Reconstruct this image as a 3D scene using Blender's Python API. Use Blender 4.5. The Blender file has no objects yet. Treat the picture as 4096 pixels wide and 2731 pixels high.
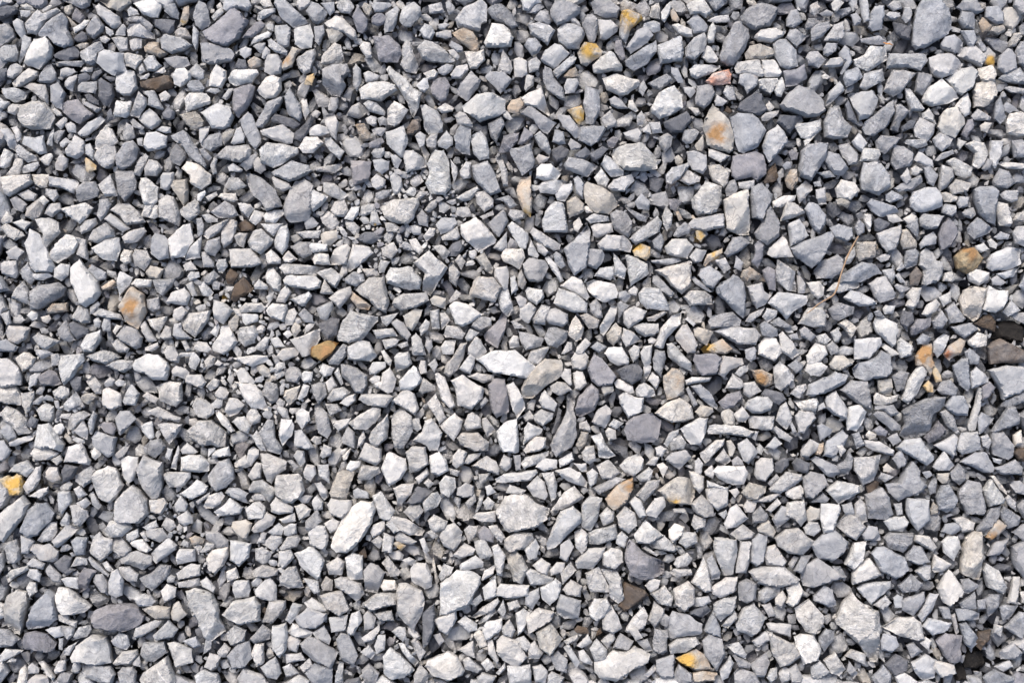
import bpy, math, random
import numpy as np
from mathutils import Vector, noise
from mathutils.geometry import delaunay_2d_cdt

# ---------------------------------------------------------------- camera, sky, sun, exposure
S = 0.00025                      # metres of ground per reading unit: the view is 4096 units = 1.02 m wide
W, H = 4096.0, 2731.0
scene = bpy.context.scene
cam_d = bpy.data.cameras.new("camera")
cam = bpy.data.objects.new("camera", cam_d)
scene.collection.objects.link(cam)
CAM_H = 1.45
cam.location = (0, 0, CAM_H)
cam_d.sensor_width = 36.0
cam_d.lens = 36.0 * CAM_H / (W * S)
cam_d.clip_start = 0.05
cam_d.clip_end = 100.0
scene.camera = cam

SUN_EL, SUN_AZ = math.radians(46), math.radians(113)     # azimuth measured from +x towards +y (top of the picture)
world = bpy.data.worlds.new("World")
scene.world = world
world.use_nodes = True
wn, wl = world.node_tree.nodes, world.node_tree.links
bg = wn["Background"]
sky = wn.new("ShaderNodeTexSky")
sky.sky_type = 'NISHITA'
sky.sun_disc = False
sky.sun_elevation = SUN_EL
sky.sun_rotation = math.radians(90) - SUN_AZ
sky.air_density = 1.0
sky.dust_density = 5.0
sky.ozone_density = 0.6
wl.new(sky.outputs[0], bg.inputs[0])
bg.inputs[1].default_value = 0.13
sd = bpy.data.lights.new("sun", 'SUN')
sd.energy = 1.5
sd.angle = math.radians(28)
sd.color = (1.0, 0.965, 0.92)
sun = bpy.data.objects.new("sun", sd)
dirv = Vector((math.cos(SUN_EL) * math.cos(SUN_AZ), math.cos(SUN_EL) * math.sin(SUN_AZ), math.sin(SUN_EL)))
sun.rotation_euler = dirv.to_track_quat('Z', 'Y').to_euler()
scene.collection.objects.link(sun)
scene.view_settings.view_transform = 'Standard'
scene.view_settings.look = 'None'
scene.view_settings.gamma = 1.0
scene.cycles.diffuse_bounces = 2
scene.view_settings.exposure = 0.72

# ---------------------------------------------------------------- readings of the gravel: colour letter + outline corners
DATA = """
p 3343 2478 3373 2414 3411 2369 3458 2418 3516 2444 3522 2512 3514 2653 3484 2649 3441 2581 3347 2495
b 3650 161 3667 39 3692 0 3721 -15 3760 -10 3784 24 3799 34 3809 117 3794 139 3701 193 3667 198 3652 181
p 1985 2042 2019 1982 2096 1974 2156 2016 2199 2033 2190 2076 2139 2110 2036 2129 2002 2093
s 1329 2149 1380 2050 1440 2003 1496 2001 1504 2033 1487 2093 1445 2162 1389 2209 1346 2209 1325 2179
p 1761 2333 1825 2280 1876 2281 1923 2307 1923 2333 1868 2427 1791 2457 1757 2457 1761 2384
p 1906 1437 1962 1405 2059 1398 2094 1427 2152 1471 2138 1520 2045 1505 1952 1486
p 2378 2649 2455 2598 2498 2606 2541 2585 2601 2615 2592 2649 2532 2675 2464 2726 2395 2709 2378 2687
p 743 2363 781 2351 841 2371 871 2418 875 2469 901 2525 845 2563 815 2546 790 2478 751 2410
b 3611 1647 3643 1618 3682 1603 3745 1584 3784 1588 3779 1623 3731 1662 3721 1715 3706 1740 3623 1757 3599 1740 3623 1701 3621 1662
h 364 2468 376 2444 425 2419 518 2417 552 2429 576 2463 562 2493 518 2517 454 2524 386 2512
t 2811 508 2838 440 2852 415 2877 435 2916 479 2938 552 2931 606 2916 616 2877 601 2828 581 2818 532
b 1133 826 1158 758 1182 723 1216 714 1256 743 1246 850 1236 880 1158 889 1136 860
b 2918 467 2950 452 3009 457 3033 474 3065 523 3033 586 2975 613 2953 606 2935 537
h 811 129 855 98 923 37 943 32 977 73 994 83 972 127 953 156 904 186 860 181 821 156
g 454 2072 459 2009 493 1965 528 1940 557 1960 586 1999 596 2053 557 2092 469 2092
h 2498 2213 2519 2157 2583 2213 2660 2247 2660 2298 2583 2317 2515 2303
w 2444 616 2454 596 2503 576 2571 574 2625 630 2630 674 2581 684 2493 679 2459 650
s 2891 802 2931 777 2989 760 3001 870 2999 938 2960 943 2906 914 2901 860
t 2085 1554 2112 1496 2180 1432 2244 1437 2251 1461 2244 1505 2195 1535 2132 1593 2092 1593
b 3119 420 3150 376 3194 342 3258 366 3292 405 3302 445 3277 464 3224 471 3136 440
g 1594 2333 1620 2331 1688 2363 1697 2401 1688 2452 1654 2525 1586 2448 1586 2375
w 1703 655 1742 601 1776 601 1796 645 1801 703 1805 752 1781 782 1722 777 1700 733 1717 694
g 3953 1479 4029 1459 4112 1471 4112 1554 4014 1598 3994 1540
p 1847 425 1908 376 1972 371 2023 401 2023 445 1996 464 1918 489 1888 469 1854 449
p 281 2629 303 2581 366 2537 420 2551 435 2585 445 2649 396 2659 322 2649 288 2649
h 2496 1720 2503 1691 2547 1657 2610 1652 2645 1681 2635 1740 2615 1769 2566 1774 2508 1759
p 281 1070 318 1036 337 1065 391 1124 401 1168 371 1212 342 1231 318 1217 303 1173 281 1124
g 1349 1349 1371 1280 1400 1244 1512 1266 1512 1285 1478 1324 1454 1354 1395 1373 1356 1363
b 2200 1779 2259 1662 2273 1603 2268 1584 2283 1579 2303 1603 2295 1642 2307 1691 2305 1750 2288 1789 2254 1808 2224 1828 2205 1803
b 3160 992 3219 963 3326 924 3338 948 3312 997 3282 1051 3248 1073 3209 1046 3180 1021
h 2923 674 2931 625 3023 603 3053 620 3067 660 3065 694 3028 728 3009 708 2945 723 2926 703
b 103 2502 127 2424 191 2356 220 2380 230 2478 195 2507 107 2517
s 3851 2247 3864 2153 3894 2121 3928 2127 3934 2187 3924 2320 3894 2316 3851 2294
p 559 2717 572 2688 650 2634 669 2622 703 2717 684 2756 567 2756
b 2879 225 2901 156 2931 98 2950 88 2994 117 2999 151 2975 210 2935 259 2911 261 2884 244
b 3543 1935 3594 1930 3623 1872 3652 1845 3682 1882 3682 1911 3709 1940 3692 1965 3623 1989 3594 2006 3555 1970
p 74 460 89 420 129 404 179 411 219 460 219 473 201 513 187 516 116 516 89 504 76 478
p 12 2424 29 2380 64 2358 103 2370 105 2429 88 2502 73 2541 49 2537 15 2497
b 2254 997 2298 958 2351 894 2364 929 2361 968 2347 1070 2298 1102 2273 1056
g 95 973 117 914 161 938 186 992 220 1070 205 1090 137 1085 117 1041
p 366 1911 386 1882 430 1862 459 1872 493 1940 469 1989 440 2013 405 1999 381 1960
p 1512 816 1576 797 1674 792 1678 816 1654 875 1625 899 1586 894 1537 870
g 552 1916 552 1862 572 1821 606 1838 650 1847 645 1950 630 1989 606 1994 567 1950
g 1652 1051 1717 999 1791 1070 1752 1134 1720 1183 1688 1163 1688 1129 1698 1095
g 2186 2170 2241 2042 2293 2021 2327 2059 2323 2093 2259 2153 2224 2187 2190 2198
g 747 1720 796 1681 845 1679 904 1730 899 1784 870 1791 845 1779 806 1786 757 1750
b 3204 2307 3221 2256 3273 2230 3324 2264 3384 2307 3324 2324 3255 2350 3213 2341
b 3194 679 3207 601 3233 576 3312 572 3307 635 3282 669 3248 723 3199 703
p 2767 797 2823 721 2887 748 2887 802 2867 850 2828 858 2789 860 2769 831
g 2995 2286 3042 2264 3136 2263 3200 2316 3187 2333 3119 2350 3050 2337 3016 2316
t 2630 1960 2713 1906 2767 1916 2786 1945 2781 1989 2762 2018 2679 2013
g 3440 718 3455 650 3525 655 3560 703 3562 747 3516 782 3447 757
p 888 2457 931 2405 982 2392 1020 2386 1042 2418 1042 2482 956 2497 914 2478
b 3243 2179 3290 2136 3341 2119 3396 2166 3375 2213 3332 2243 3273 2230
b 3486 2213 3510 2187 3544 2187 3621 2230 3638 2273 3621 2294 3586 2316 3518 2281
b 3411 1476 3428 1457 3496 1432 3525 1400 3560 1417 3569 1486 3545 1510 3491 1513 3462 1525 3423 1510
t 2337 738 2349 726 2410 748 2454 777 2481 821 2459 836 2434 858 2376 846 2339 811
b 2865 1148 2935 1097 2979 1129 2982 1231 2972 1271 2931 1236 2867 1168
o 471 1227 513 1158 532 1146 576 1178 584 1251 552 1315 508 1290
p 1842 899 1903 868 1928 889 1986 958 1981 973 1913 1009 1864 968 1844 938
p 1710 2640 1791 2606 1833 2632 1859 2683 1851 2700 1791 2722 1731 2700 1697 2666
b 78 2126 107 2048 147 2009 181 2009 215 2053 205 2082 151 2141 117 2151
g 1801 1520 1849 1498 1898 1530 1937 1554 1932 1593 1888 1637 1830 1623 1820 1554
b 2657 2512 2691 2444 2751 2457 2811 2495 2802 2534 2734 2546 2666 2555
w 2603 430 2635 371 2669 352 2698 342 2732 381 2732 430 2708 449 2640 476 2605 449
g 1422 1161 1473 1112 1537 1107 1551 1173 1556 1207 1544 1253 1507 1236 1473 1197 1439 1178
m 3953 1388 3980 1363 4004 1354 4112 1407 4112 1446 3965 1456
b 982 699 1002 692 1045 711 1104 762 1129 826 1065 846 1041 806 1016 787 992 743
p 1099 1930 1109 1901 1153 1894 1192 1894 1209 1911 1219 1965 1202 1989 1168 2013 1133 2009 1099 1970
g 3097 2149 3144 2119 3196 2110 3230 2145 3262 2166 3213 2217 3153 2213 3110 2183
b 2960 64 2999 29 3048 12 3087 20 3116 34 3102 73 3082 105 3019 120 2994 107 2965 83
b 3836 1965 3872 1916 3921 1930 3946 2043 3936 2057 3867 2057 3843 2004
g 1818 78 1854 29 1898 10 1923 -10 1947 20 1947 88 1928 93 1918 122 1884 120 1830 110
b 154 129 183 92 243 51 254 54 272 85 268 112 292 165 286 183 254 194 219 179 192 147 156 145
p 0 2053 73 1994 93 1980 117 2014 93 2072 44 2126 15 2170 0 2160
b 3897 758 3911 748 3970 743 3994 762 3987 826 3982 904 3946 885 3916 850 3902 811
b 4052 2187 4096 2162 4142 2170 4142 2307 4096 2311 4057 2256
p 2854 2187 2858 2149 2913 2149 2948 2157 2948 2213 2931 2294 2896 2300 2871 2247
p 530 1461 542 1437 591 1415 630 1417 669 1447 679 1471 664 1520 611 1520 576 1491 537 1481
g 1566 1676 1576 1642 1605 1632 1649 1667 1654 1725 1615 1794 1576 1789 1566 1740
p 2620 1080 2708 1056 2762 1046 2767 1144 2728 1178 2684 1144 2659 1109
b 1287 278 1324 256 1387 254 1402 288 1373 313 1383 337 1358 388 1324 381 1287 337
w 1036 601 1070 569 1133 576 1192 591 1192 611 1133 655 1094 672 1045 650
s 3841 1197 3858 1158 3897 1146 3953 1151 3941 1202 3916 1275 3899 1285 3853 1256
p 3178 2431 3238 2395 3302 2465 3290 2504 3255 2538 3221 2525 3187 2469
g 1542 1104 1561 1068 1644 1068 1688 1119 1683 1161 1615 1158 1546 1134
p 3067 2521 3119 2546 3178 2572 3204 2623 3161 2657 3119 2666 3093 2623
b 3462 1979 3530 1950 3560 1989 3574 2057 3545 2076 3472 2072
b 1200 2572 1230 2546 1273 2555 1354 2610 1324 2670 1256 2640 1213 2606
b 117 1163 147 1144 234 1128 259 1148 254 1183 176 1227 137 1239 122 1236
g 3292 489 3317 430 3360 432 3373 469 3409 508 3390 552 3341 557 3302 547
g 3640 797 3652 767 3711 748 3745 748 3770 782 3770 826 3701 850 3667 846 3643 826
p 220 2380 234 2348 278 2351 313 2385 362 2427 337 2449 293 2458 249 2458 230 2439
g 3948 1041 3965 1017 4033 987 4087 997 4087 1056 4033 1080 3970 1085 3950 1070
s 2620 1652 2669 1608 2718 1588 2767 1623 2776 1672 2737 1686 2688 1691 2640 1667
g 2943 2495 2973 2435 3016 2408 3063 2469 3042 2521 3008 2545 2948 2521
p 3531 2508 3595 2468 3655 2465 3685 2486 3700 2555 3672 2562 3612 2546
h 1952 1540 1976 1515 2020 1515 2035 1584 2035 1647 1986 1672 1967 1647 1957 1584
p 1985 2563 2015 2539 2070 2563 2111 2628 2070 2670 2011 2640 1985 2602
p 1530 2623 1560 2589 1603 2615 1658 2679 1611 2709 1568 2717 1536 2692
w 134 156 183 145 196 161 208 187 203 228 183 250 156 277 107 263 94 250 107 210
g 2166 880 2180 846 2219 806 2254 816 2273 909 2268 931 2176 929
w 3689 396 3711 352 3770 315 3828 371 3838 391 3794 415 3731 425 3694 410
g 3072 1212 3111 1168 3150 1168 3229 1183 3224 1217 3175 1246 3146 1278 3116 1246
b 1886 664 1952 642 1986 699 2006 767 1962 782 1918 743 1893 708
g 3674 1060 3687 1007 3706 990 3735 1007 3745 1041 3772 1046 3772 1104 3740 1129 3701 1146 3687 1134 3696 1080
w 1546 278 1556 266 1595 293 1625 313 1654 352 1688 371 1674 430 1654 469 1644 459 1630 410 1595 357 1561 313
w 669 958 733 899 762 894 772 968 738 1031 684 1031
g 1876 1173 1898 1119 1918 1104 1972 1109 2008 1148 1981 1209 1942 1202 1879 1187
h 2349 1471 2376 1415 2410 1432 2469 1505 2449 1540 2390 1547 2366 1525
p 1986 1725 2015 1691 2069 1672 2078 1779 2074 1808 2011 1808 1991 1764
p 1522 1872 1546 1813 1556 1808 1625 1833 1630 1877 1605 1916 1556 1945 1532 1896
b 3004 748 3048 731 3092 777 3087 806 3048 885 3009 870 3004 821
g 3716 230 3760 215 3809 215 3855 254 3848 278 3770 313 3735 298 3721 264
p 1177 2213 1230 2187 1256 2186 1298 2243 1281 2307 1268 2320 1230 2290 1196 2256
g 3625 2042 3629 1991 3672 1991 3719 1999 3722 2076 3672 2123 3646 2093
b 3019 933 3048 889 3062 841 3082 821 3121 889 3116 948 3072 982 3028 953
g 801 449 870 413 926 430 936 464 918 508 884 518 845 513 826 484
h 1490 147 1556 142 1600 181 1610 210 1590 249 1546 252 1517 244 1503 195
g 3394 376 3442 366 3491 364 3516 396 3501 440 3472 474 3437 484
w 3177 2546 3204 2534 3255 2538 3285 2598 3273 2640 3213 2657 3187 2598
g 3545 274 3555 213 3711 215 3711 244 3682 286 3623 269 3574 274
b 831 1901 874 1842 914 1833 933 1872 938 1916 904 1950 865 1965 835 1930
b 3450 513 3462 484 3545 420 3574 401 3579 454 3540 513 3496 545 3462 537
g 2857 1324 2911 1305 3019 1312 3043 1339 3023 1380 2950 1378 2887 1339
g 3413 1828 3491 1823 3525 1818 3511 1877 3496 1921 3452 1940 3418 1882
h 3746 2563 3783 2529 3851 2542 3843 2589 3853 2640 3800 2653 3775 2623
s 3750 508 3760 464 3789 435 3828 430 3858 479 3858 498 3819 552 3765 532
p 3751 2354 3796 2271 3843 2333 3857 2367 3800 2427 3775 2410
p 3782 313 3848 274 3892 269 3911 288 3892 352 3848 383 3823 371
b 3350 1139 3369 1095 3447 1048 3501 1056 3530 1095 3496 1102 3447 1129 3379 1134
g -10 1432 29 1432 73 1471 83 1505 83 1540 0 1549 -10 1544
b 3359 1559 3408 1518 3472 1525 3486 1603 3486 1637 3452 1628
g 2229 117 2259 93 2298 95 2334 112 2339 142 2317 195 2268 195 2234 166
g 3584 1789 3623 1759 3682 1750 3701 1779 3735 1823 3735 1838 3706 1862 3643 1823 3613 1808
b 3224 1579 3238 1535 3317 1505 3341 1483 3395 1501 3380 1535 3302 1574 3243 1584
w 1434 357 1473 330 1537 325 1583 340 1588 362 1517 405 1444 396
g 1649 1759 1688 1725 1698 1681 1727 1672 1771 1730 1752 1803 1717 1803 1703 1779
p 134 1784 151 1696 195 1691 234 1750 254 1779 244 1806 195 1791 161 1794
g 3050 581 3067 532 3111 498 3141 537 3153 569 3077 650 3058 616
g 3092 176 3106 161 3141 156 3185 200 3187 239 3194 266 3155 278 3121 266 3099 230
p 2212 1212 2234 1151 2303 1173 2351 1212 2347 1251 2298 1249 2224 1222
g 384 250 393 210 415 196 460 210 496 212 500 268 507 283 469 288 458 304 429 290 393 259
b 2809 2563 2837 2534 2888 2555 2903 2615 2866 2681 2819 2623
k 3980 1354 4014 1285 4063 1280 4112 1305 4112 1373 4038 1358
b 2200 44 2219 5 2259 0 2322 29 2322 54 2278 88 2229 103 2205 68
h 83 2571 98 2532 132 2524 186 2537 222 2571 215 2600 191 2610 98 2595
w 1935 171 1967 93 2015 98 2055 151 2045 186 1981 191 1942 186
p 2554 1173 2576 1148 2640 1151 2659 1187 2679 1231 2674 1241 2586 1236 2561 1207
b 801 173 835 171 923 198 936 220 923 244 855 256 809 247
p 3413 239 3457 220 3481 186 3547 188 3550 239 3472 286 3423 264
w 1796 1224 1820 1205 1874 1217 1937 1258 1893 1285 1849 1307 1820 1295
b 2334 420 2342 342 2400 362 2400 440 2376 503 2342 493
w 2410 313 2464 296 2554 322 2556 342 2513 376 2478 383 2425 357
o 2654 1505 2688 1471 2718 1476 2740 1505 2737 1574 2669 1601 2657 1554
g 2630 181 2723 146 2732 191 2728 244 2640 255 2632 215
h 2298 1632 2317 1584 2366 1532 2395 1559 2400 1593 2376 1642 2322 1667 2303 1659
t 2143 2529 2203 2491 2254 2555 2199 2622 2156 2589
b 1097 15 1099 -10 1133 -10 1177 34 1221 73 1231 93 1187 110 1172 112 1129 78
p 721 1285 728 1258 845 1239 835 1280 777 1351 733 1319
p 2850 1882 2872 1862 2979 1862 2992 1891 2975 1935 2931 1940 2877 1916
o 2420 1994 2474 1935 2532 1911 2535 1955 2503 2013 2454 2043 2430 2023
b 3258 1080 3282 1046 3351 1017 3375 1036 3375 1085 3331 1114 3268 1114
g 2327 2016 2361 1982 2408 1991 2391 2076 2361 2121 2327 2106 2323 2059
b 1087 689 1168 642 1236 660 1251 684 1192 718 1153 728 1094 699
n 2472 2427 2498 2331 2583 2363 2596 2384 2532 2431 2498 2448
g 1669 195 1698 159 1727 169 1781 200 1820 244 1801 252 1732 249 1688 234
h 2772 1442 2779 1415 2862 1413 2889 1432 2867 1496 2808 1503 2789 1486
p 232 1466 239 1420 332 1413 335 1442 313 1466 293 1505 254 1540 239 1505
p 938 1525 1021 1537 1045 1564 1075 1647 1031 1632 1002 1632 977 1598 953 1544
g 3535 362 3569 281 3608 279 3667 293 3604 371 3574 388
p 618 1544 679 1523 725 1530 728 1603 703 1628 640 1603 635 1574
p 2344 1129 2376 1117 2459 1136 2474 1173 2469 1192 2420 1209 2376 1187 2349 1158
g 914 995 1002 995 1041 1041 1045 1053 1002 1070 923 1070
s 3892 362 3906 332 3941 322 3980 332 3990 371 3960 415 3936 430 3897 430 3894 391
g 325 2659 371 2651 440 2664 462 2698 449 2731 391 2727 332 2703
c 3819 1026 3848 997 3897 990 3933 1031 3911 1070 3867 1095 3833 1075
b 1366 1501 1363 1457 1390 1457 1429 1471 1468 1501 1468 1544 1449 1574 1419 1569 1395 1530
b 2034 594 2078 591 2122 576 2141 645 2132 669 2088 703 2058 650
g 3418 1354 3525 1349 3530 1378 3477 1437 3418 1437
b 907 2623 948 2572 999 2559 1008 2632 982 2666 931 2675
g 2721 1715 2799 1669 2833 1672 2823 1730 2804 1779 2760 1777
g 1041 1813 1070 1813 1148 1847 1143 1877 1104 1906 1085 1935 1065 1921 1050 1877
w 195 1017 230 968 264 936 293 943 313 977 293 1012 230 1053 200 1036
h 928 440 933 357 1002 335 1021 347 1002 405 982 440 953 471
g 633 802 669 780 694 787 721 850 713 904 674 889 635 870
g 1568 1217 1576 1192 1615 1173 1708 1168 1717 1202 1664 1231 1600 1244
g 1388 1388 1439 1356 1478 1368 1507 1421 1483 1446 1390 1437
g 3341 2102 3384 2055 3426 2063 3469 2110 3426 2162 3392 2145
s 725 674 747 645 791 655 845 699 840 733 806 760 762 733 757 703
p 3302 1960 3351 1921 3434 1940 3439 1970 3356 2016 3317 1979
g 1681 420 1703 418 1752 445 1774 493 1771 528 1713 540 1698 513 1686 459
b 2498 244 2571 191 2625 161 2630 205 2591 254 2537 283 2503 264
b 1453 2281 1483 2251 1513 2260 1543 2290 1517 2350 1509 2374 1457 2363
g 1158 1358 1202 1344 1280 1310 1280 1354 1241 1417 1207 1427
g 3646 2649 3706 2615 3749 2640 3740 2709 3698 2731 3663 2692
t 1314 1970 1353 1886 1373 1882 1417 1886 1387 1994 1324 1989
b 1177 2469 1230 2427 1307 2452 1307 2478 1264 2512 1196 2508
b 3968 1789 3970 1730 4014 1725 4055 1779 4053 1828 4033 1840 3975 1818
w 0 709 20 704 122 697 132 728 64 772 34 787 15 772
b 2090 1056 2117 1031 2180 1041 2195 1070 2171 1124 2151 1131 2117 1124 2097 1095
g 1277 2380 1367 2358 1397 2435 1358 2465 1298 2427
o 2066 758 2083 709 2124 701 2129 816 2122 870 2092 846 2068 787
d 2945 440 2960 410 3028 362 3048 386 3072 440 3038 464 2975 452
p 2695 2358 2754 2324 2780 2350 2780 2410 2737 2448 2699 2418
g 464 290 518 279 536 286 551 353 520 386 491 384 464 366 462 317
h 248 411 312 395 339 429 371 455 319 498 286 482 248 446
b 2224 2427 2241 2374 2327 2401 2314 2469 2259 2474 2229 2452
b 469 762 459 684 532 684 545 728 542 753 498 806 474 782
b 3216 1940 3214 1906 3243 1884 3297 1896 3312 1935 3253 1996 3224 1989
g 2388 977 2425 938 2498 941 2530 982 2522 1009 2400 999
g 1620 1808 1649 1784 1703 1786 1717 1857 1678 1882 1639 1891 1630 1838
w 3931 1236 3955 1144 3985 1158 4033 1163 4033 1197 4014 1231 3980 1253
p 364 992 430 953 476 951 481 997 464 1046 410 1038
g 1542 528 1615 503 1632 557 1610 630 1600 630 1546 576
o 2704 2632 2785 2593 2828 2623 2849 2675 2785 2681 2734 2657
p 0 1652 29 1620 68 1642 107 1676 105 1701 125 1730 73 1740 49 1701 20 1691
w 4024 493 4038 454 4082 445 4112 464 4112 537 4073 547 4029 532
p 3285 2012 3358 2016 3362 2042 3332 2127 3294 2132 3283 2076
g 1827 1750 1849 1730 1913 1728 1957 1769 1952 1803 1898 1806 1840 1779
b 4018 2508 4057 2469 4082 2444 4125 2452 4125 2521 4082 2555
t 2028 2230 2058 2189 2088 2221 2113 2273 2088 2334 2053 2324
g 3474 1134 3511 1109 3545 1107 3584 1173 3574 1197 3521 1212 3496 1178
g 2755 894 2774 875 2872 854 2896 855 2899 909 2818 926 2760 909
b 1217 2692 1256 2653 1332 2670 1328 2731 1256 2743
b 460 629 496 571 531 562 554 594 545 638 522 665 487 681 467 665
p 3496 1290 3506 1268 3545 1271 3591 1295 3584 1378 3569 1388 3506 1324
g 359 2195 371 2146 396 2126 410 2146 449 2156 449 2204 420 2234 401 2246 362 2214
g 98 94 150 36 170 54 228 31 243 45 179 89 154 134 147 143 109 134 100 112
g 3428 2350 3467 2328 3563 2324 3561 2350 3484 2416 3450 2384
b 1031 1730 1070 1679 1094 1681 1102 1750 1129 1794 1119 1816 1070 1803 1045 1759
b 684 542 733 520 752 537 777 576 826 660 821 674 757 630 723 576 689 557
g 948 2709 973 2670 1050 2700 1072 2731 1025 2760 956 2752
g 1641 2273 1654 2251 1705 2251 1731 2307 1727 2345 1697 2358 1645 2324
g 850 1378 879 1334 884 1305 914 1300 953 1368 894 1420 850 1402
p 2824 1956 2854 1939 2913 1948 2913 2016 2871 2044 2828 2008
p 1131 1119 1148 1102 1265 1102 1285 1124 1280 1153 1246 1161 1168 1148 1138 1139
b 1342 2555 1363 2528 1397 2538 1432 2623 1415 2662 1363 2632
w 3608 1598 3633 1520 3682 1461 3711 1481 3692 1530 3667 1579 3633 1615
p 1089 2499 1144 2491 1153 2546 1144 2598 1119 2628 1089 2598 1085 2529
g 865 623 904 584 992 579 1006 596 1002 630 962 650 923 640 874 635
b 958 479 992 447 1009 459 1026 508 1045 552 1045 572 1021 600 997 576 977 532
g 2301 2247 2353 2192 2425 2186 2417 2221 2370 2277 2310 2273
g 1393 1691 1429 1662 1493 1628 1522 1637 1522 1662 1503 1691 1463 1720 1419 1720
g 2028 2662 2122 2657 2126 2731 2036 2743
g 2481 64 2488 44 2513 37 2566 59 2571 78 2527 115 2503 176 2478 142
w 2503 1021 2547 1031 2591 1056 2596 1095 2561 1119 2522 1146 2513 1095
g 2515 955 2571 904 2630 863 2649 889 2640 929 2542 982
g 442 841 469 816 513 811 557 846 581 889 508 902 479 865
g 1757 2145 1778 2102 1816 2089 1851 2127 1846 2162 1816 2203 1774 2183
b 2359 10 2390 -10 2444 0 2482 34 2469 73 2425 71 2376 54
b 364 1750 381 1725 440 1740 464 1750 454 1818 430 1830 391 1803 371 1784
g 3104 1095 3111 1038 3182 1085 3187 1168 3155 1163 3106 1124
b 3535 2149 3561 2127 3655 2132 3646 2170 3612 2211 3552 2192
y 2 1984 0 1916 29 1901 39 1911 68 1891 88 1901 93 1960 88 1979
g 2406 2277 2464 2277 2485 2307 2494 2392 2472 2414 2438 2384 2434 2333
b 557 2312 611 2283 640 2258 684 2263 674 2302 630 2346 606 2363 581 2346
g 2163 239 2180 200 2219 173 2249 183 2277 215 2234 264 2215 276 2176 254
p 3409 2298 3433 2260 3480 2232 3528 2298 3484 2316 3411 2337
p 139 877 195 870 234 889 242 929 186 990 171 977 171 938
p 1383 1070 1410 975 1478 987 1495 1012 1434 1065 1395 1087
g 2100 2469 2156 2431 2216 2448 2207 2482 2113 2536
w 721 1882 723 1828 762 1818 801 1818 835 1852 835 1882 796 1891
b 3745 1989 3770 1940 3799 1935 3833 1994 3823 2028 3789 2050 3755 2038
g 3506 933 3604 899 3608 929 3584 997 3545 1009 3516 968
g 1336 2316 1363 2303 1445 2333 1457 2375 1423 2410 1389 2375 1342 2345
g 1041 523 1133 496 1175 532 1170 572 1143 581 1109 567 1050 542
d 1692 2444 1738 2410 1739 2512 1714 2576 1688 2598 1688 2495
h 1935 1339 1986 1285 2015 1241 2028 1271 2020 1324 1991 1393 1942 1363
g 2015 2157 2062 2127 2130 2132 2139 2157 2088 2196 2036 2209 2015 2187
w 3033 1378 3062 1349 3106 1354 3136 1407 3097 1446 3033 1417
g 2354 2127 2387 2115 2464 2096 2472 2153 2395 2179 2357 2174
p 2826 1725 2838 1701 2862 1696 2960 1701 3019 1725 2999 1750 2901 1735 2833 1737
b 3002 2247 3008 2157 3037 2132 3072 2145 3067 2187 3055 2247 3025 2266
w 3192 1295 3233 1231 3292 1229 3307 1261 3302 1305 3253 1310
g 1449 2414 1500 2375 1590 2367 1587 2418 1534 2427 1483 2444
g 989 968 1011 924 1045 914 1094 958 1085 977 1043 1019 1002 997
p 2474 1584 2503 1569 2542 1588 2576 1588 2569 1647 2513 1672 2478 1613
w 2659 987 2688 955 2747 955 2776 987 2752 1036 2718 1029 2669 1017
p 3933 2281 3946 2251 3997 2281 4031 2350 4014 2375 3954 2350
g 918 2160 939 2160 1003 2174 995 2230 956 2264 918 2239
g 3828 1784 3848 1730 3911 1725 3926 1799 3848 1818 3833 1803
b 1947 39 1972 17 2006 15 2045 49 2074 107 2045 117 2015 93 1967 73
w 1026 362 1060 313 1094 300 1124 313 1126 357 1104 391 1060 398
p 669 2571 694 2566 766 2595 772 2649 703 2668 694 2639
b 3843 1847 3902 1808 3941 1808 3980 1872 3975 1891 3936 1891 3882 1862
g 1230 2127 1264 2093 1303 2102 1315 2162 1298 2204 1238 2179
b 2254 660 2273 628 2327 635 2393 664 2351 708 2322 699 2263 679
h 1400 640 1439 640 1485 647 1483 694 1473 723 1415 738 1405 684
g 1116 1070 1129 1056 1202 1056 1309 1070 1265 1100 1138 1100
b 2439 855 2464 838 2508 853 2530 885 2522 943 2513 953 2459 919
w 1379 2230 1409 2209 1452 2221 1452 2316 1392 2316
b 603 958 620 931 660 943 679 973 674 1034 635 1041 603 1017
w 2371 259 2434 204 2454 210 2488 264 2488 283 2454 281 2400 292 2376 288
g 1881 542 1923 523 1947 552 1959 606 1957 635 1918 642 1893 616
w 554 753 562 711 586 711 635 750 628 806 616 821 576 821
b 1825 357 1884 283 1925 322 1913 352 1869 405 1830 381
g 2701 1344 2730 1300 2750 1295 2774 1334 2789 1373 2779 1412 2750 1412 2706 1363
p 824 2230 849 2196 912 2183 912 2221 896 2256 862 2294 832 2281
p 2630 1388 2620 1383 2645 1310 2688 1261 2728 1249 2723 1295 2669 1354 2654 1393
g 559 2615 572 2571 655 2566 669 2610 616 2644 581 2646
p 2020 1540 2055 1525 2094 1584 2103 1632 2069 1674 2045 1623
b 2320 508 2415 503 2425 518 2395 567 2366 586 2312 562
g 2340 2290 2395 2268 2434 2341 2434 2367 2361 2365 2344 2324
g 479 2234 513 2209 547 2202 606 2224 608 2258 572 2278 513 2258 484 2253
g 1543 2089 1568 2059 1637 2080 1697 2123 1688 2143 1637 2140 1586 2115
g 640 156 660 137 728 151 769 181 723 205 684 217 645 195
b 2833 1285 2852 1261 2931 1246 2965 1280 2960 1305 2843 1315
w 2085 391 2112 371 2166 352 2180 386 2200 454 2195 464 2146 430 2097 420
g 1985 2350 2002 2333 2118 2341 2113 2384 2036 2392 1985 2380
g 3077 1955 3146 1886 3209 1896 3214 1916 3150 1960 3111 1974 3082 1967
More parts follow.
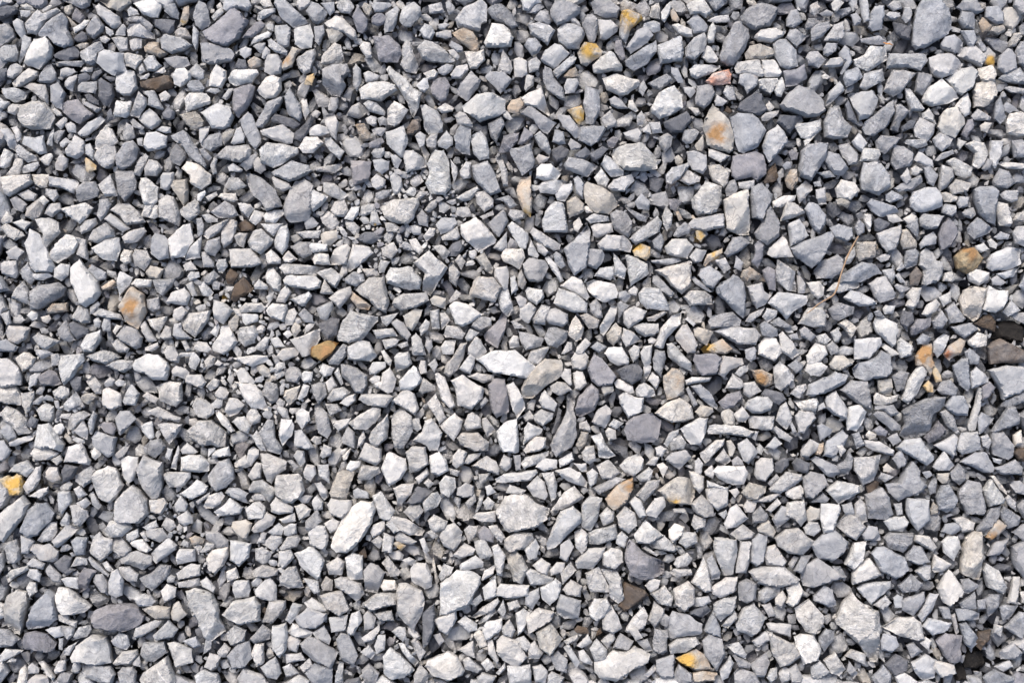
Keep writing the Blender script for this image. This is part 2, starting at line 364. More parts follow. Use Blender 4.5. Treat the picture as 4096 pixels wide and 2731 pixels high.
b 3219 836 3238 809 3273 816 3307 860 3302 899 3277 933 3253 909
g 1608 186 1625 161 1644 171 1659 220 1678 274 1664 296 1625 288 1600 259 1610 230
b 1815 547 1840 498 1884 513 1881 620 1849 616 1820 591
p 2536 2140 2583 2078 2654 2140 2601 2174 2545 2170
g 3094 1466 3121 1444 3146 1466 3177 1501 3175 1525 3126 1564 3102 1549
b 3567 650 3579 579 3618 584 3657 616 3643 664 3584 679
b 3965 1725 4029 1628 4058 1625 4082 1672 4077 1696 3985 1728
p 2764 2328 2815 2228 2832 2264 2849 2363 2819 2369
g 1566 1603 1605 1564 1630 1554 1659 1574 1676 1632 1659 1662 1605 1628
h 3755 943 3770 894 3794 870 3828 909 3833 938 3799 987 3765 999
b 464 1344 498 1300 547 1315 572 1349 562 1388 542 1398 489 1368
b 2083 454 2112 425 2141 435 2171 459 2227 493 2190 537 2166 523 2132 479
p 3136 2059 3153 2008 3217 1999 3228 2076 3204 2106 3170 2076
t 2310 210 2337 169 2386 176 2412 205 2405 225 2366 249 2347 264 2322 254
g 1488 1984 1522 1965 1581 2043 1566 2087 1517 2072 1498 2018
g 3302 1603 3307 1584 3346 1562 3395 1642 3390 1676 3341 1662 3307 1632
g 1473 1750 1483 1725 1551 1654 1556 1681 1551 1750 1507 1789 1483 1784
g 254 1847 274 1784 327 1772 362 1842 357 1860 303 1852
w 1177 117 1241 93 1256 147 1246 193 1202 195 1177 178
b 3292 1823 3307 1764 3375 1718 3395 1740 3380 1779 3331 1833
w 3389 1672 3398 1628 3442 1618 3469 1647 3452 1691 3428 1725 3389 1720
b 2503 191 2547 122 2586 103 2615 142 2591 171 2522 217
g 117 2199 132 2175 166 2180 195 2173 234 2204 230 2239 210 2248 161 2243
p 0 1540 54 1532 81 1584 83 1618 29 1618 -10 1603
b 3811 1461 3848 1432 3872 1432 3882 1544 3872 1566 3838 1540 3823 1505
o 3662 1422 3692 1378 3728 1374 3731 1437 3738 1457 3721 1505 3696 1471 3667 1461
g 2740 191 2774 151 2818 129 2828 151 2818 205 2779 239 2740 230
w 911 313 933 281 958 275 1026 278 1033 293 1006 332 938 344 918 332
g 375 634 384 603 420 576 460 585 467 616 451 661 429 674 402 661
p 2207 2033 2259 1965 2298 1943 2337 1989 2298 2013 2249 2038 2210 2043
w 3379 2256 3418 2170 3469 2162 3452 2247 3418 2281
b 2171 283 2180 264 2205 278 2219 313 2254 357 2263 405 2229 391 2190 362 2173 327
w 239 836 293 821 342 809 374 831 342 875 320 897 274 865
g 1307 2016 1324 1991 1406 1999 1406 2042 1367 2074 1324 2059
b 3933 2709 3980 2675 4057 2709 4057 2743 3946 2743
p 2672 2581 2708 2551 2785 2545 2801 2572 2742 2610 2683 2615
w 2938 274 2948 247 3019 238 3040 244 3058 303 3048 310 2970 293 2945 293
d 2654 489 2747 445 2772 479 2732 528 2684 532 2659 508
g 574 558 585 531 625 525 670 545 665 585 634 600 589 605 574 589
d 2461 1481 2503 1461 2552 1454 2571 1481 2566 1515 2527 1540 2483 1515
b 3779 1623 3809 1579 3858 1584 3877 1623 3872 1662 3828 1662 3789 1642
g 2854 2418 2896 2388 2948 2384 2939 2435 2884 2486 2858 2461
b 1258 1623 1275 1615 1309 1652 1326 1725 1309 1755 1270 1730 1260 1676
g 2977 1632 2994 1598 3028 1584 3077 1588 3092 1608 3082 1642 3048 1654 3009 1652
g 2464 2063 2498 2023 2541 2050 2549 2102 2515 2132 2477 2110
g 2984 1144 3048 1129 3058 1163 3089 1183 3062 1217 3028 1236 3009 1202
g 1615 603 1654 601 1708 640 1703 669 1625 694 1617 650
g 1019 2358 1059 2316 1080 2309 1108 2341 1106 2401 1085 2405 1025 2386
w 377 594 384 549 424 500 449 518 473 567 446 589 393 603
b 3907 2119 3963 2033 4005 2021 3997 2068 3954 2136 3920 2153
g 1114 2307 1153 2268 1183 2264 1214 2350 1153 2354 1119 2333
w 1297 93 1343 64 1373 73 1422 122 1427 161 1402 156 1373 132 1309 112
g 3831 222 3848 191 3906 181 3950 230 3926 269 3877 244
g 2845 2350 2905 2307 2952 2307 2939 2367 2879 2392 2849 2375
g 2112 98 2156 88 2200 103 2222 122 2190 181 2156 156 2122 137
g 2160 2350 2224 2311 2246 2333 2233 2392 2199 2422 2169 2397
p 418 2116 440 2082 503 2075 528 2112 489 2146 435 2151 420 2136
g 1600 59 1615 29 1654 10 1683 29 1686 54 1669 83 1644 107 1615 105 1600 88
o 1805 132 1854 112 1893 127 1920 181 1913 205 1893 210 1849 176
b 2791 1100 2804 1075 2838 1063 2877 1085 2896 1104 2852 1156 2818 1144
g 1432 1833 1459 1769 1527 1794 1527 1838 1503 1864
b 2952 2367 2956 2333 2990 2314 3029 2333 3025 2392 2990 2414 2956 2401
b 1136 391 1158 347 1177 376 1207 435 1209 469 1199 489 1158 464 1146 445
p 1593 1525 1654 1461 1669 1471 1693 1525 1649 1559 1605 1559
n 554 324 594 312 670 301 690 330 683 346 629 366 580 355 558 344
p 1754 1701 1820 1650 1852 1681 1840 1725 1815 1764 1776 1725
g 2943 2290 2960 2162 3003 2166 2999 2247 2986 2292
p 1278 254 1295 215 1339 171 1363 181 1378 244 1363 259 1295 259
g 1774 1491 1781 1461 1810 1427 1840 1374 1869 1369 1854 1437 1830 1481 1796 1508
b 2786 342 2848 335 2862 376 2843 410 2818 435 2782 415
b 2178 1354 2195 1310 2229 1307 2273 1324 2263 1363 2229 1393 2190 1383
p 2354 2431 2378 2392 2430 2397 2447 2431 2425 2461 2387 2485 2357 2461
g 1432 1598 1444 1574 1556 1576 1576 1588 1546 1628 1473 1623
b 303 753 332 728 381 726 398 762 391 787 318 809 305 787
g 3155 894 3199 875 3238 943 3204 968 3160 987
b 3992 274 3999 220 4033 193 4063 220 4070 278 4019 300
w 3177 506 3189 493 3238 489 3282 476 3287 518 3233 562 3204 552
a 1241 1388 1314 1361 1356 1371 1324 1417 1285 1446 1246 1427
w 738 396 757 371 826 374 840 391 838 415 777 440 745 452
h 1720 352 1732 318 1781 310 1801 342 1786 401 1761 410 1727 381
g 2219 1882 2278 1867 2322 1886 2354 1930 2347 1952 2307 1940 2249 1911
p 3070 1017 3077 992 3136 936 3175 1029 3097 1031
g 2747 606 2774 601 2828 620 2830 674 2813 696 2769 679 2750 640
b 2624 2640 2695 2615 2699 2709 2643 2709 2622 2683
g 1739 1496 1752 1491 1781 1510 1823 1623 1801 1637 1766 1603 1752 1554
p 481 1838 513 1821 552 1828 552 1867 532 1921 513 1933 493 1911
g 1050 2486 1076 2401 1144 2401 1144 2431 1093 2491
g 603 2214 669 2146 708 2180 703 2199 625 2253 608 2239
w 3341 752 3365 718 3419 728 3439 762 3404 801 3351 791
g 1980 1913 2014 1896 2146 1877 2151 1891 2122 1921 2044 1930 1985 1928
b 782 29 796 5 821 15 833 44 843 93 835 107 806 122 782 103 772 64
s 2002 1021 2019 997 2092 995 2102 1031 2078 1078 2014 1046
w 531 13 567 0 643 2 643 36 629 71 600 69 571 58 545 27
b 3604 2401 3698 2367 3702 2401 3655 2465 3608 2439
g 3657 508 3682 469 3740 498 3735 537 3706 572 3662 547
p 2478 1862 2513 1828 2557 1813 2576 1838 2571 1877 2535 1906 2498 1886
p 652 1901 669 1886 762 1886 762 1911 728 1950 674 1950
t 3423 997 3425 968 3506 965 3503 1026 3437 1046 3423 1026
h 3133 283 3189 274 3219 254 3229 313 3189 342 3146 347
w 1549 440 1576 403 1605 415 1634 440 1600 489 1576 508 1551 498
g 2896 2093 2922 2029 2948 2015 2995 2072 2948 2106 2905 2115
b 1940 308 1962 286 2015 288 2050 318 2030 347 2001 376 1972 342
p 2415 1413 2434 1388 2488 1386 2517 1432 2513 1457 2474 1464 2439 1447
g 2408 2478 2447 2418 2472 2461 2489 2512 2455 2534 2412 2516
w 3862 576 3897 562 3941 572 3955 616 3936 660 3916 674 3894 660 3902 611
g 3019 1901 3023 1852 3048 1830 3092 1833 3097 1877 3062 1926 3028 1916
b 3302 645 3312 606 3356 616 3395 674 3370 703 3336 699
g 2493 1246 2537 1222 2588 1244 2571 1280 2513 1315 2493 1290
t 2979 215 2999 183 3038 176 3092 195 3097 225 3048 237 2984 239
p 2733 1187 2764 1161 2818 1163 2843 1183 2852 1217 2760 1224
b 2176 1271 2190 1236 2224 1229 2273 1256 2273 1290 2249 1310 2195 1295
d 391 321 404 310 449 339 458 384 435 429 411 422 393 388
p 948 1334 958 1310 1016 1300 1033 1334 1021 1373 977 1388 950 1363
g 2764 2013 2808 1977 2852 2018 2857 2062 2818 2072 2774 2043
w 3931 1960 3965 1916 4019 1994 4014 2013 3955 2026
g 3055 2230 3067 2187 3102 2177 3149 2243 3136 2264 3067 2260
b 1021 493 1045 454 1070 405 1124 388 1130 401 1099 449 1050 511 1026 511
p 1717 1823 1757 1803 1786 1838 1796 1882 1757 1904 1722 1891
p 2239 1144 2288 1104 2327 1119 2359 1187 2347 1202 2298 1173
g 992 1955 1011 1921 1050 1916 1099 1955 1094 1989 1075 2009 1041 1970 997 1970
p 2666 1374 2688 1371 2767 1452 2767 1486 2718 1466 2674 1427
w 2408 2213 2447 2189 2489 2204 2494 2247 2459 2277 2412 2260
g 3440 347 3457 293 3530 274 3540 322 3462 364
g 2950 1789 2950 1774 2989 1750 3038 1808 2994 1857 2970 1842
s 2830 660 2877 657 2921 689 2911 733 2894 752 2852 723 2838 694
g 15 1334 34 1300 117 1310 103 1354 68 1378 29 1363
p 405 1613 410 1559 430 1547 484 1579 484 1623 445 1642 410 1623
k 3869 2640 3886 2615 3946 2612 3958 2666 3928 2687 3877 2683
w 2141 713 2146 674 2166 655 2205 655 2244 694 2229 718 2180 725
g 352 958 371 919 425 889 454 919 459 948 391 973
b 3872 909 3911 868 3975 914 3960 933 3897 958 3872 933
g 1493 1540 1522 1525 1527 1491 1561 1466 1586 1515 1571 1569 1551 1576
g 777 2700 811 2679 871 2696 879 2731 794 2760
g 2994 1667 3019 1662 3099 1664 3092 1720 3048 1720 2999 1711
b 2935 2692 2956 2670 3025 2692 3042 2731 2939 2743
b 2327 98 2347 59 2371 51 2390 73 2393 112 2376 173 2356 169 2344 137
g 321 205 379 170 404 165 415 196 388 214 384 250 364 263 335 250 321 228
b 3469 811 3486 794 3525 806 3584 826 3599 850 3525 868 3486 841
g 432 2327 449 2283 469 2273 493 2322 489 2380 464 2390 435 2375
g 1571 1950 1605 1935 1659 1930 1649 1974 1610 2013 1608 2043 1593 2043 1586 1994
d 1270 1295 1324 1266 1358 1275 1348 1339 1309 1358 1285 1329
g 379 27 395 13 435 40 475 65 484 94 469 112 451 114 424 94 388 58
g 1317 1036 1336 997 1390 975 1405 992 1385 1060 1322 1060
w 3982 826 3990 806 4033 814 4053 889 4043 907 3999 902 3985 860
w 3766 2166 3792 2143 3834 2145 3843 2187 3817 2243 3775 2209
g 3180 1662 3199 1640 3253 1647 3265 1672 3214 1735 3194 1730
b 2609 2563 2618 2512 2669 2521 2669 2606 2635 2615 2613 2598
g 2870 1496 2891 1422 2970 1432 2975 1457 2921 1481 2896 1513
g 1058 244 1070 217 1109 215 1131 249 1121 293 1085 303 1055 288
d 3539 2657 3586 2615 3633 2640 3629 2683 3578 2704
w 3014 149 3043 117 3097 112 3141 129 3131 147 3087 173 3033 166
p 1094 968 1119 904 1148 899 1158 938 1153 987 1129 1019 1099 992
g 1735 2478 1825 2438 1829 2474 1791 2538 1757 2521
g 3689 2504 3715 2469 3809 2491 3792 2521 3732 2542
b 3255 2384 3298 2341 3332 2358 3349 2422 3315 2427 3255 2401
p 2029 904 2049 885 2112 933 2114 958 2102 995 2078 992 2039 929
g 1185 239 1226 205 1260 195 1265 215 1241 288 1216 300 1192 274
b 3314 1236 3351 1209 3417 1227 3414 1256 3356 1285 3331 1275
b 3625 2217 3655 2179 3689 2187 3723 2247 3672 2260 3625 2239
b 2896 1012 2931 948 2970 943 3006 973 2960 1007 2911 1031
g 2105 1945 2151 1901 2180 1926 2190 1979 2180 1999 2132 1984
b 2073 1324 2112 1329 2176 1354 2166 1383 2102 1405 2083 1368
g 2117 929 2132 907 2244 977 2239 997 2215 1004 2136 958
g 3376 1190 3403 1158 3452 1173 3496 1197 3508 1217 3442 1227 3398 1207
b 459 1672 479 1642 518 1642 547 1676 518 1706 479 1740 469 1711
b 3243 1838 3263 1823 3351 1862 3360 1886 3341 1916 3312 1906
b 3765 176 3779 147 3819 137 3853 171 3850 210 3819 217 3770 195
g 193 704 303 719 313 733 293 775 244 753 195 743
g 767 1623 787 1588 821 1598 857 1632 855 1652 826 1676 791 1667
p 3114 1339 3131 1324 3170 1363 3199 1417 3170 1437 3126 1407
g 2096 2281 2122 2274 2216 2311 2207 2337 2122 2341
g 848 1241 855 1197 904 1217 933 1241 894 1297 855 1271
g 882 968 884 914 923 875 948 885 943 929 928 968 894 992
b 1947 894 2015 836 2035 885 1996 948 1972 929
g 2390 76 2444 78 2476 110 2469 127 2425 159 2400 156 2395 117
p 320 1383 347 1334 401 1319 405 1354 371 1410 332 1407
b 3975 723 3999 672 4038 684 4063 733 4029 757 3980 747
g -18 103 33 96 49 116 56 147 31 167 0 185 -18 179
g 502 112 513 96 554 89 616 138 618 156 576 152 511 145
p 1214 767 1256 758 1312 787 1290 816 1251 848 1238 836
b 1221 44 1246 5 1275 15 1309 49 1295 83 1270 98 1251 88
g 854 2046 896 2016 918 1991 973 2029 961 2055 871 2066
g 469 2688 489 2666 532 2664 545 2688 542 2731 479 2747
g 889 34 899 -10 992 -5 1006 24 987 46 953 34 923 39 904 44
g 628 1696 684 1691 728 1696 703 1750 674 1779 650 1740
g 1099 103 1148 98 1163 112 1155 186 1133 193 1109 181 1099 137
w 3787 645 3819 630 3892 669 3887 703 3862 716 3823 699 3809 669
b 840 848 899 802 933 821 953 860 914 875 870 870
b 3474 107 3486 44 3501 24 3538 24 3530 117 3491 125
t 679 743 694 721 750 716 750 802 733 824
w 3224 1421 3263 1373 3302 1383 3312 1417 3268 1456 3233 1456
b 3839 2495 3864 2486 3920 2555 3920 2572 3886 2598 3860 2572
g 259 603 286 567 297 538 335 562 337 612 304 636 268 625
b -10 2512 29 2517 78 2556 49 2585 -10 2590
b 2659 1838 2688 1808 2742 1799 2767 1828 2718 1879
g 87 576 96 545 143 551 174 542 185 612 156 618 121 594
p 3535 2085 3552 2068 3621 2063 3639 2089 3612 2127 3561 2123
s 3144 2350 3196 2324 3217 2363 3196 2410 3170 2427 3144 2410 3153 2384
t 386 -4 518 -11 525 13 496 33 478 45 433 33
p 3294 2640 3341 2606 3384 2675 3358 2704 3324 2692
n 921 1192 933 1144 972 1104 1011 1153 1002 1166 933 1207
t 2967 1970 2999 1926 3067 1945 3062 1970 3028 1999 2989 1994
b 199 344 232 328 261 371 250 411 248 440 223 433 201 402
d 3106 489 3119 459 3204 464 3214 484 3182 503 3160 537
p 718 1974 762 1940 787 1916 830 1945 821 1970 767 1999
b 3503 562 3525 540 3604 552 3574 591 3540 618 3511 601
g 1040 2666 1102 2623 1127 2692 1106 2717 1067 2709
g 2386 1862 2434 1838 2486 1891 2449 1916 2410 1916
p 2747 20 2779 -2 2818 0 2848 46 2823 73 2799 54 2762 59
b 2691 2700 2717 2656 2768 2692 2772 2731 2700 2743
w 840 298 865 254 904 283 904 318 884 352 835 344
p 1114 1725 1124 1674 1168 1676 1177 1701 1168 1740 1129 1784 1119 1759
g 2149 748 2171 728 2249 716 2273 728 2215 777 2161 772
b 3997 2050 4014 2021 4087 2068 4074 2102 4031 2115
w 1192 591 1221 547 1270 547 1295 572 1251 613 1209 613
b 2351 992 2410 997 2420 1021 2410 1051 2386 1078 2347 1060
p 2364 1745 2405 1730 2425 1779 2464 1823 2434 1833 2395 1828 2386 1784
g 3997 313 4014 298 4082 269 4112 303 4112 337 4033 327
g 98 865 107 831 171 782 183 821 156 870 132 882
g 2430 747 2454 718 2527 696 2539 723 2498 767 2444 762
b 572 1789 601 1759 640 1752 664 1784 645 1813 620 1833 576 1808
r 2823 325 2848 296 2916 276 2928 298 2923 335 2867 340 2843 342
w 1854 203 1903 205 1937 198 1942 239 1908 274 1879 274
g 2504 2512 2532 2469 2575 2427 2592 2461 2575 2512 2515 2529
g 3679 875 3696 853 3779 863 3750 914 3711 919 3684 904
g 2403 655 2420 620 2444 630 2496 684 2493 703 2444 708 2415 674
g 549 473 594 431 625 455 645 482 634 500 603 520 576 500
b 2229 464 2278 462 2322 518 2322 547 2303 554 2249 508
g 0 192 16 181 62 176 71 210 67 241 56 250 13 246 -7 232
b 3003 2657 3067 2610 3080 2649 3059 2709 3025 2709
t 718 459 782 445 816 484 811 503 777 525 743 498
p 2602 2375 2660 2341 2695 2384 2686 2427 2635 2414
t 922 2115 931 2085 982 2076 1008 2093 986 2157 956 2149
g 347 1425 371 1413 415 1400 464 1413 484 1430 425 1457 371 1444
g 2583 2042 2618 1991 2660 1982 2665 2025 2626 2072 2588 2059
b 3488 2709 3535 2657 3569 2700 3561 2743 3501 2743
b 3591 2341 3646 2294 3693 2333 3672 2363 3612 2371
g 3354 581 3394 572 3433 616 3430 655 3394 662 3369 630
p 1929 2521 1945 2486 2009 2469 2009 2512 1962 2555 1940 2559
g 664 1207 689 1168 738 1148 760 1183 747 1222 669 1214
h 1407 68 1429 20 1473 78 1471 117 1449 134 1429 127
g 2757 276 2779 259 2882 261 2882 271 2838 298 2789 315 2764 303
b 2366 1686 2390 1642 2425 1618 2449 1642 2439 1681 2420 1711 2376 1696
b 3980 1872 4063 1838 4092 1867 4087 1901 4004 1896
p 982 2033 1011 2009 1041 2004 1063 2028 1060 2072 992 2076
b 3319 909 3356 894 3409 909 3414 948 3390 968 3341 948
p 3121 885 3146 806 3180 811 3221 846 3219 855 3175 872
g 1979 1070 2030 1063 2037 1109 2030 1170 2011 1158 1976 1109
w 3043 239 3097 239 3131 293 3116 308 3062 308 3048 278
b 801 576 835 542 879 525 892 552 889 581 840 608 806 586
g 17 2185 29 2165 64 2156 78 2195 78 2239 49 2258 29 2239
g 1705 1613 1742 1574 1788 1672 1757 1696 1732 1652
g 3033 2367 3067 2339 3123 2350 3123 2375 3059 2414 3033 2401
g 1532 117 1542 54 1586 24 1599 39 1586 93 1571 125 1537 132
g 1886 1862 1947 1823 1986 1847 2001 1882 1996 1901
g 1003 2119 1020 2093 1067 2046 1102 2068 1089 2102 1050 2127 1016 2132
h 310 2375 313 2297 337 2268 386 2283 362 2317 352 2351
g 1263 1090 1324 1070 1373 1104 1341 1153 1309 1129
g 1314 1192 1353 1158 1402 1144 1407 1173 1383 1207 1358 1236 1339 1217
g 528 1021 542 995 586 1002 606 1036 576 1085 537 1056
w 1063 1241 1089 1212 1148 1217 1151 1236 1133 1288 1080 1266
g 905 2529 939 2499 986 2521 978 2563 931 2581 909 2559
g 1966 2187 1992 2174 2024 2221 2009 2303 1987 2298 1975 2221
g 931 2345 939 2324 995 2317 1003 2358 995 2388 939 2392
w 1754 1930 1781 1899 1820 1911 1825 1950 1796 1991 1761 1970
g 2532 1305 2571 1290 2635 1293 2640 1329 2581 1349 2547 1329
b 3779 1236 3819 1207 3865 1275 3848 1290 3799 1295
g 2544 1979 2591 1921 2642 1916 2635 1945 2576 2009
g 3104 1681 3121 1623 3146 1606 3170 1667 3165 1691 3146 1718
g 2664 699 2686 669 2755 650 2760 664 2716 718 2686 738 2667 728
g 611 2541 674 2478 711 2517 694 2546 625 2561
g 3880 1510 3882 1486 3906 1466 3960 1510 3955 1530 3887 1554
g 386 738 440 699 469 762 469 784 420 787
b 4048 2127 4096 2093 4142 2110 4142 2153 4096 2166
g 44 1192 59 1153 93 1122 117 1168 117 1222
g 3958 611 3965 562 4014 562 4004 625 3980 674 3960 650
p 701 2292 762 2253 801 2258 801 2302 713 2319
g 2283 1432 2298 1408 2337 1403 2356 1427 2347 1471 2327 1481 2290 1474
p 1292 728 1339 733 1392 782 1363 802 1324 789 1292 767
g 1901 772 1937 762 1974 797 1974 826 1937 850 1906 816
o 3775 1417 3794 1383 3843 1351 3865 1363 3848 1412 3799 1442
g 2357 2593 2387 2552 2430 2598 2425 2640 2378 2645
g 205 2165 264 2097 313 2112 274 2156 230 2190
p 931 1432 982 1422 1070 1420 1077 1442 1011 1469 977 1457
b 342 116 379 56 393 67 417 105 411 125 371 156 348 138
g 1871 1388 1903 1344 1923 1358 1947 1407 1908 1437 1869 1417
t 1610 1261 1659 1234 1691 1239 1674 1290 1649 1324 1625 1310
g 3738 1781 3819 1735 3833 1750 3814 1828 3789 1813
g 298 1901 362 1862 381 1882 366 1926 332 1950 298 1926
b 3660 366 3672 288 3726 298 3731 322 3692 381
g 278 2019 313 2016 347 2043 352 2068 318 2107 293 2092
p 120 1813 137 1789 195 1794 234 1813 195 1840 142 1845
p 3732 2675 3740 2639 3817 2657 3826 2692 3766 2709
b 3941 68 3946 27 3994 24 4016 54 4014 93 3990 100
g 88 1945 103 1926 142 1867 164 1862 161 1916 142 1950 112 1974
g 3297 161 3336 98 3375 85 3382 142 3360 166
w 689 303 704 274 738 271 767 293 762 318 718 349 694 337
p 3872 1706 3902 1613 3916 1549 3931 1554 3926 1613 3902 1720 3877 1720
t 2266 806 2303 784 2337 816 2337 846 2278 872 2268 850
s 2273 1339 2278 1300 2303 1261 2337 1310 2327 1358 2303 1366
g 2953 332 2960 298 2999 293 3033 308 3031 342 2989 376 2977 347
p 718 841 757 811 782 797 796 811 796 850 757 887 723 860
b 3089 2076 3127 2021 3161 2033 3170 2068 3110 2115
p 2398 1305 2444 1222 2469 1224 2459 1280 2415 1344 2400 1334
b 3826 27 3853 0 3906 -5 3936 44 3916 54 3848 44
b 821 2123 871 2127 914 2162 912 2183 867 2194 845 2170 821 2157
b 2610 1437 2620 1398 2659 1403 2666 1432 2645 1510 2615 1476
h 151 1505 195 1476 220 1486 244 1535 215 1544 161 1540
p 1060 1104 1070 1075 1094 1070 1124 1109 1121 1168 1099 1163 1065 1129
t 569 2434 616 2422 679 2429 679 2473 620 2476
g 2297 2127 2327 2109 2353 2136 2348 2196 2327 2215 2301 2187
b 3494 1657 3511 1642 3545 1647 3604 1701 3604 1720 3569 1723
g 1080 2016 1102 1986 1174 2029 1170 2050 1119 2057 1085 2046
g 3755 743 3770 660 3814 674 3819 708 3784 752 3760 767
o 3004 1479 3048 1476 3092 1496 3087 1540 3062 1549 3028 1530
p 3219 1481 3238 1439 3287 1447 3312 1466 3282 1505 3243 1505
g 1315 2469 1392 2457 1384 2521 1324 2529
b 1950 493 2006 467 2018 493 1986 576 1962 547
g 256 1701 288 1652 332 1642 362 1657 313 1696 293 1720 264 1720
b 3579 420 3604 415 3640 445 3604 489 3594 528 3564 518 3579 464
b 2762 1544 2804 1535 2843 1574 2872 1623 2872 1642 2833 1618 2794 1579
g 4 353 54 350 109 371 98 397 58 410 22 393 9 375
g 1429 1906 1449 1857 1517 1867 1522 1891 1483 1916 1434 1923
g 1576 1427 1595 1410 1634 1405 1649 1457 1581 1491
g 532 2541 542 2507 616 2478 645 2483 630 2507 576 2541 537 2554
h 2874 1608 2911 1574 2960 1562 2972 1588 2935 1628 2896 1635
g 3457 1759 3521 1764 3579 1803 3574 1823 3491 1803 3462 1784
p 2092 1799 2141 1742 2185 1750 2183 1789 2161 1803 2102 1813
d 1625 2009 1669 1945 1732 1960 1688 2009 1644 2018
g 1003 2281 1050 2256 1114 2277 1110 2298 1067 2311 1016 2307
g 2107 1447 2122 1403 2200 1383 2180 1427 2161 1459 2117 1457
b 3522 2563 3535 2534 3586 2546 3599 2581 3569 2610 3527 2598
o 3946 2149 3980 2063 4031 2102 4014 2127 3963 2162
o 2962 1109 2970 1080 2999 1065 3028 1085 3065 1109 3062 1129 3009 1119 2989 1131 2970 1124
p 1896 2166 1940 2149 1972 2221 1923 2239 1906 2213
g 94 348 121 331 179 339 192 384 192 420 165 402 138 375
b 2747 88 2784 54 2818 83 2833 112 2823 129 2774 134 2762 105
b 1742 899 1766 870 1820 870 1827 889 1810 924 1761 938
g 2594 2478 2618 2405 2660 2435 2656 2469 2618 2512
p 3578 2700 3612 2683 3672 2726 3646 2760 3595 2743
b 4063 205 4082 166 4112 161 4112 274 4073 254
g 147 2160 195 2087 225 2085 227 2126 210 2160 166 2170
g 522 455 554 366 589 393 589 415 554 473 522 464
b 3243 112 3258 98 3317 83 3324 112 3287 151 3248 164
g 1300 459 1334 449 1356 489 1343 562 1324 547 1300 493
h 1995 606 2014 542 2078 530 2073 562 2039 606 2005 611
g 703 2229 718 2195 782 2195 782 2243 708 2258
g 2166 1891 2215 1886 2229 1935 2224 1989 2205 2004 2190 1945
b 3574 752 3604 733 3682 699 3692 728 3652 762 3594 767
p 449 2649 489 2605 547 2598 552 2620 523 2654 459 2661
g 4053 929 4068 904 4112 904 4112 992 4063 973
g 2596 2179 2660 2140 2712 2196 2695 2209 2609 2192
g 3672 2461 3723 2371 3757 2375 3732 2435 3689 2486
p 2801 1813 2823 1799 2867 1759 2901 1755 2896 1779 2823 1852 2804 1828
g 576 1647 630 1625 723 1672 713 1691 625 1667
g 2364 904 2376 897 2449 892 2454 929 2390 953 2371 943
p 45 330 71 308 116 272 150 286 152 304 121 324 85 344 54 348
h 3699 1750 3755 1681 3789 1720 3745 1764 3716 1774
o 2826 1398 2843 1378 2891 1354 2935 1398 2901 1417 2852 1412
s 59 1432 93 1408 112 1408 142 1432 132 1461 88 1486 73 1461
b 1177 1720 1207 1718 1256 1789 1226 1799 1177 1784
b 4069 2025 4096 1999 4142 2008 4142 2068 4096 2072
b 4048 562 4092 557 4112 576 4112 630 4058 630
b 3277 2546 3307 2512 3345 2525 3341 2555 3298 2606 3277 2581
g 2095 1711 2112 1686 2171 1715 2161 1735 2092 1779
b 1165 982 1192 963 1241 968 1248 1017 1216 1034 1187 1017
d 215 2253 254 2219 288 2229 278 2268 303 2278 269 2302 230 2278
b 608 1119 699 1112 699 1129 650 1185 625 1168
p 3307 1163 3341 1129 3439 1129 3439 1148 3360 1173
g 310 531 353 487 400 464 422 478 388 513 353 540 321 546
s 3914 303 3911 274 3970 259 3985 283 3980 327 3931 327
b 3351 1857 3380 1838 3395 1799 3412 1828 3409 1867 3395 1896 3351 1911
b 3822 2435 3877 2431 3920 2452 3920 2478 3834 2482
g 129 1349 151 1332 244 1363 186 1398 156 1388
b 2199 2628 2233 2602 2271 2640 2267 2692 2224 2679
g 1303 2256 1350 2226 1379 2247 1367 2298 1315 2298
w 453 451 467 402 504 408 525 406 518 460 500 473 455 467
g 449 2199 454 2151 484 2148 523 2195 523 2204 479 2231
g 420 1461 469 1435 532 1442 528 1471 493 1491 449 1476
t 3599 968 3608 919 3628 914 3667 968 3667 992 3613 997
b 2371 1950 2464 1906 2503 1916 2454 1950 2395 1979
d 618 80 643 76 700 80 696 125 674 141 643 125 618 107
b 2815 2521 2854 2444 2884 2512 2884 2551 2824 2529
p 1710 2080 1735 2055 1791 2085 1782 2119 1739 2129 1718 2110
p 3794 747 3823 716 3887 733 3872 767 3809 782
p 2080 1852 2102 1828 2195 1803 2193 1823 2146 1857 2097 1877
b 3374 313 3379 288 3433 266 3452 308 3423 332 3386 349
g 2210 286 2288 215 2307 232 2298 254 2229 317 2215 303
b 3141 151 3160 117 3185 115 3229 147 3219 161 3185 193
g 2078 1236 2117 1207 2146 1231 2141 1256 2112 1295 2078 1275
g 2 1056 15 1043 64 1041 71 1095 59 1114 5 1095
g 3420 2016 3441 1991 3463 2016 3471 2085 3441 2098 3420 2068
b 997 2555 1050 2495 1085 2521 1080 2555 1016 2574
g 904 1618 918 1591 948 1593 977 1618 953 1652 918 1667 896 1647
t 3319 1457 3341 1420 3375 1420 3414 1457 3360 1483 3331 1476
b 3750 1559 3765 1525 3799 1515 3833 1554 3823 1584 3770 1579
b 679 606 708 572 743 606 745 630 718 664 689 650
b 655 234 704 222 747 230 760 259 723 278 699 276 669 254
w 3440 645 3450 591 3521 598 3523 620 3506 650
w 3875 1095 3906 1075 3960 1090 3955 1119 3916 1144 3882 1124
t 2425 1334 2464 1290 2488 1310 2488 1349 2454 1385 2430 1363
b 3804 1305 3882 1290 3916 1315 3858 1354 3828 1334
p 2062 2452 2096 2433 2122 2452 2096 2521 2070 2542
g 1928 2350 1983 2298 1987 2384 1936 2401
d 1082 484 1099 454 1172 474 1202 498 1177 518 1148 508
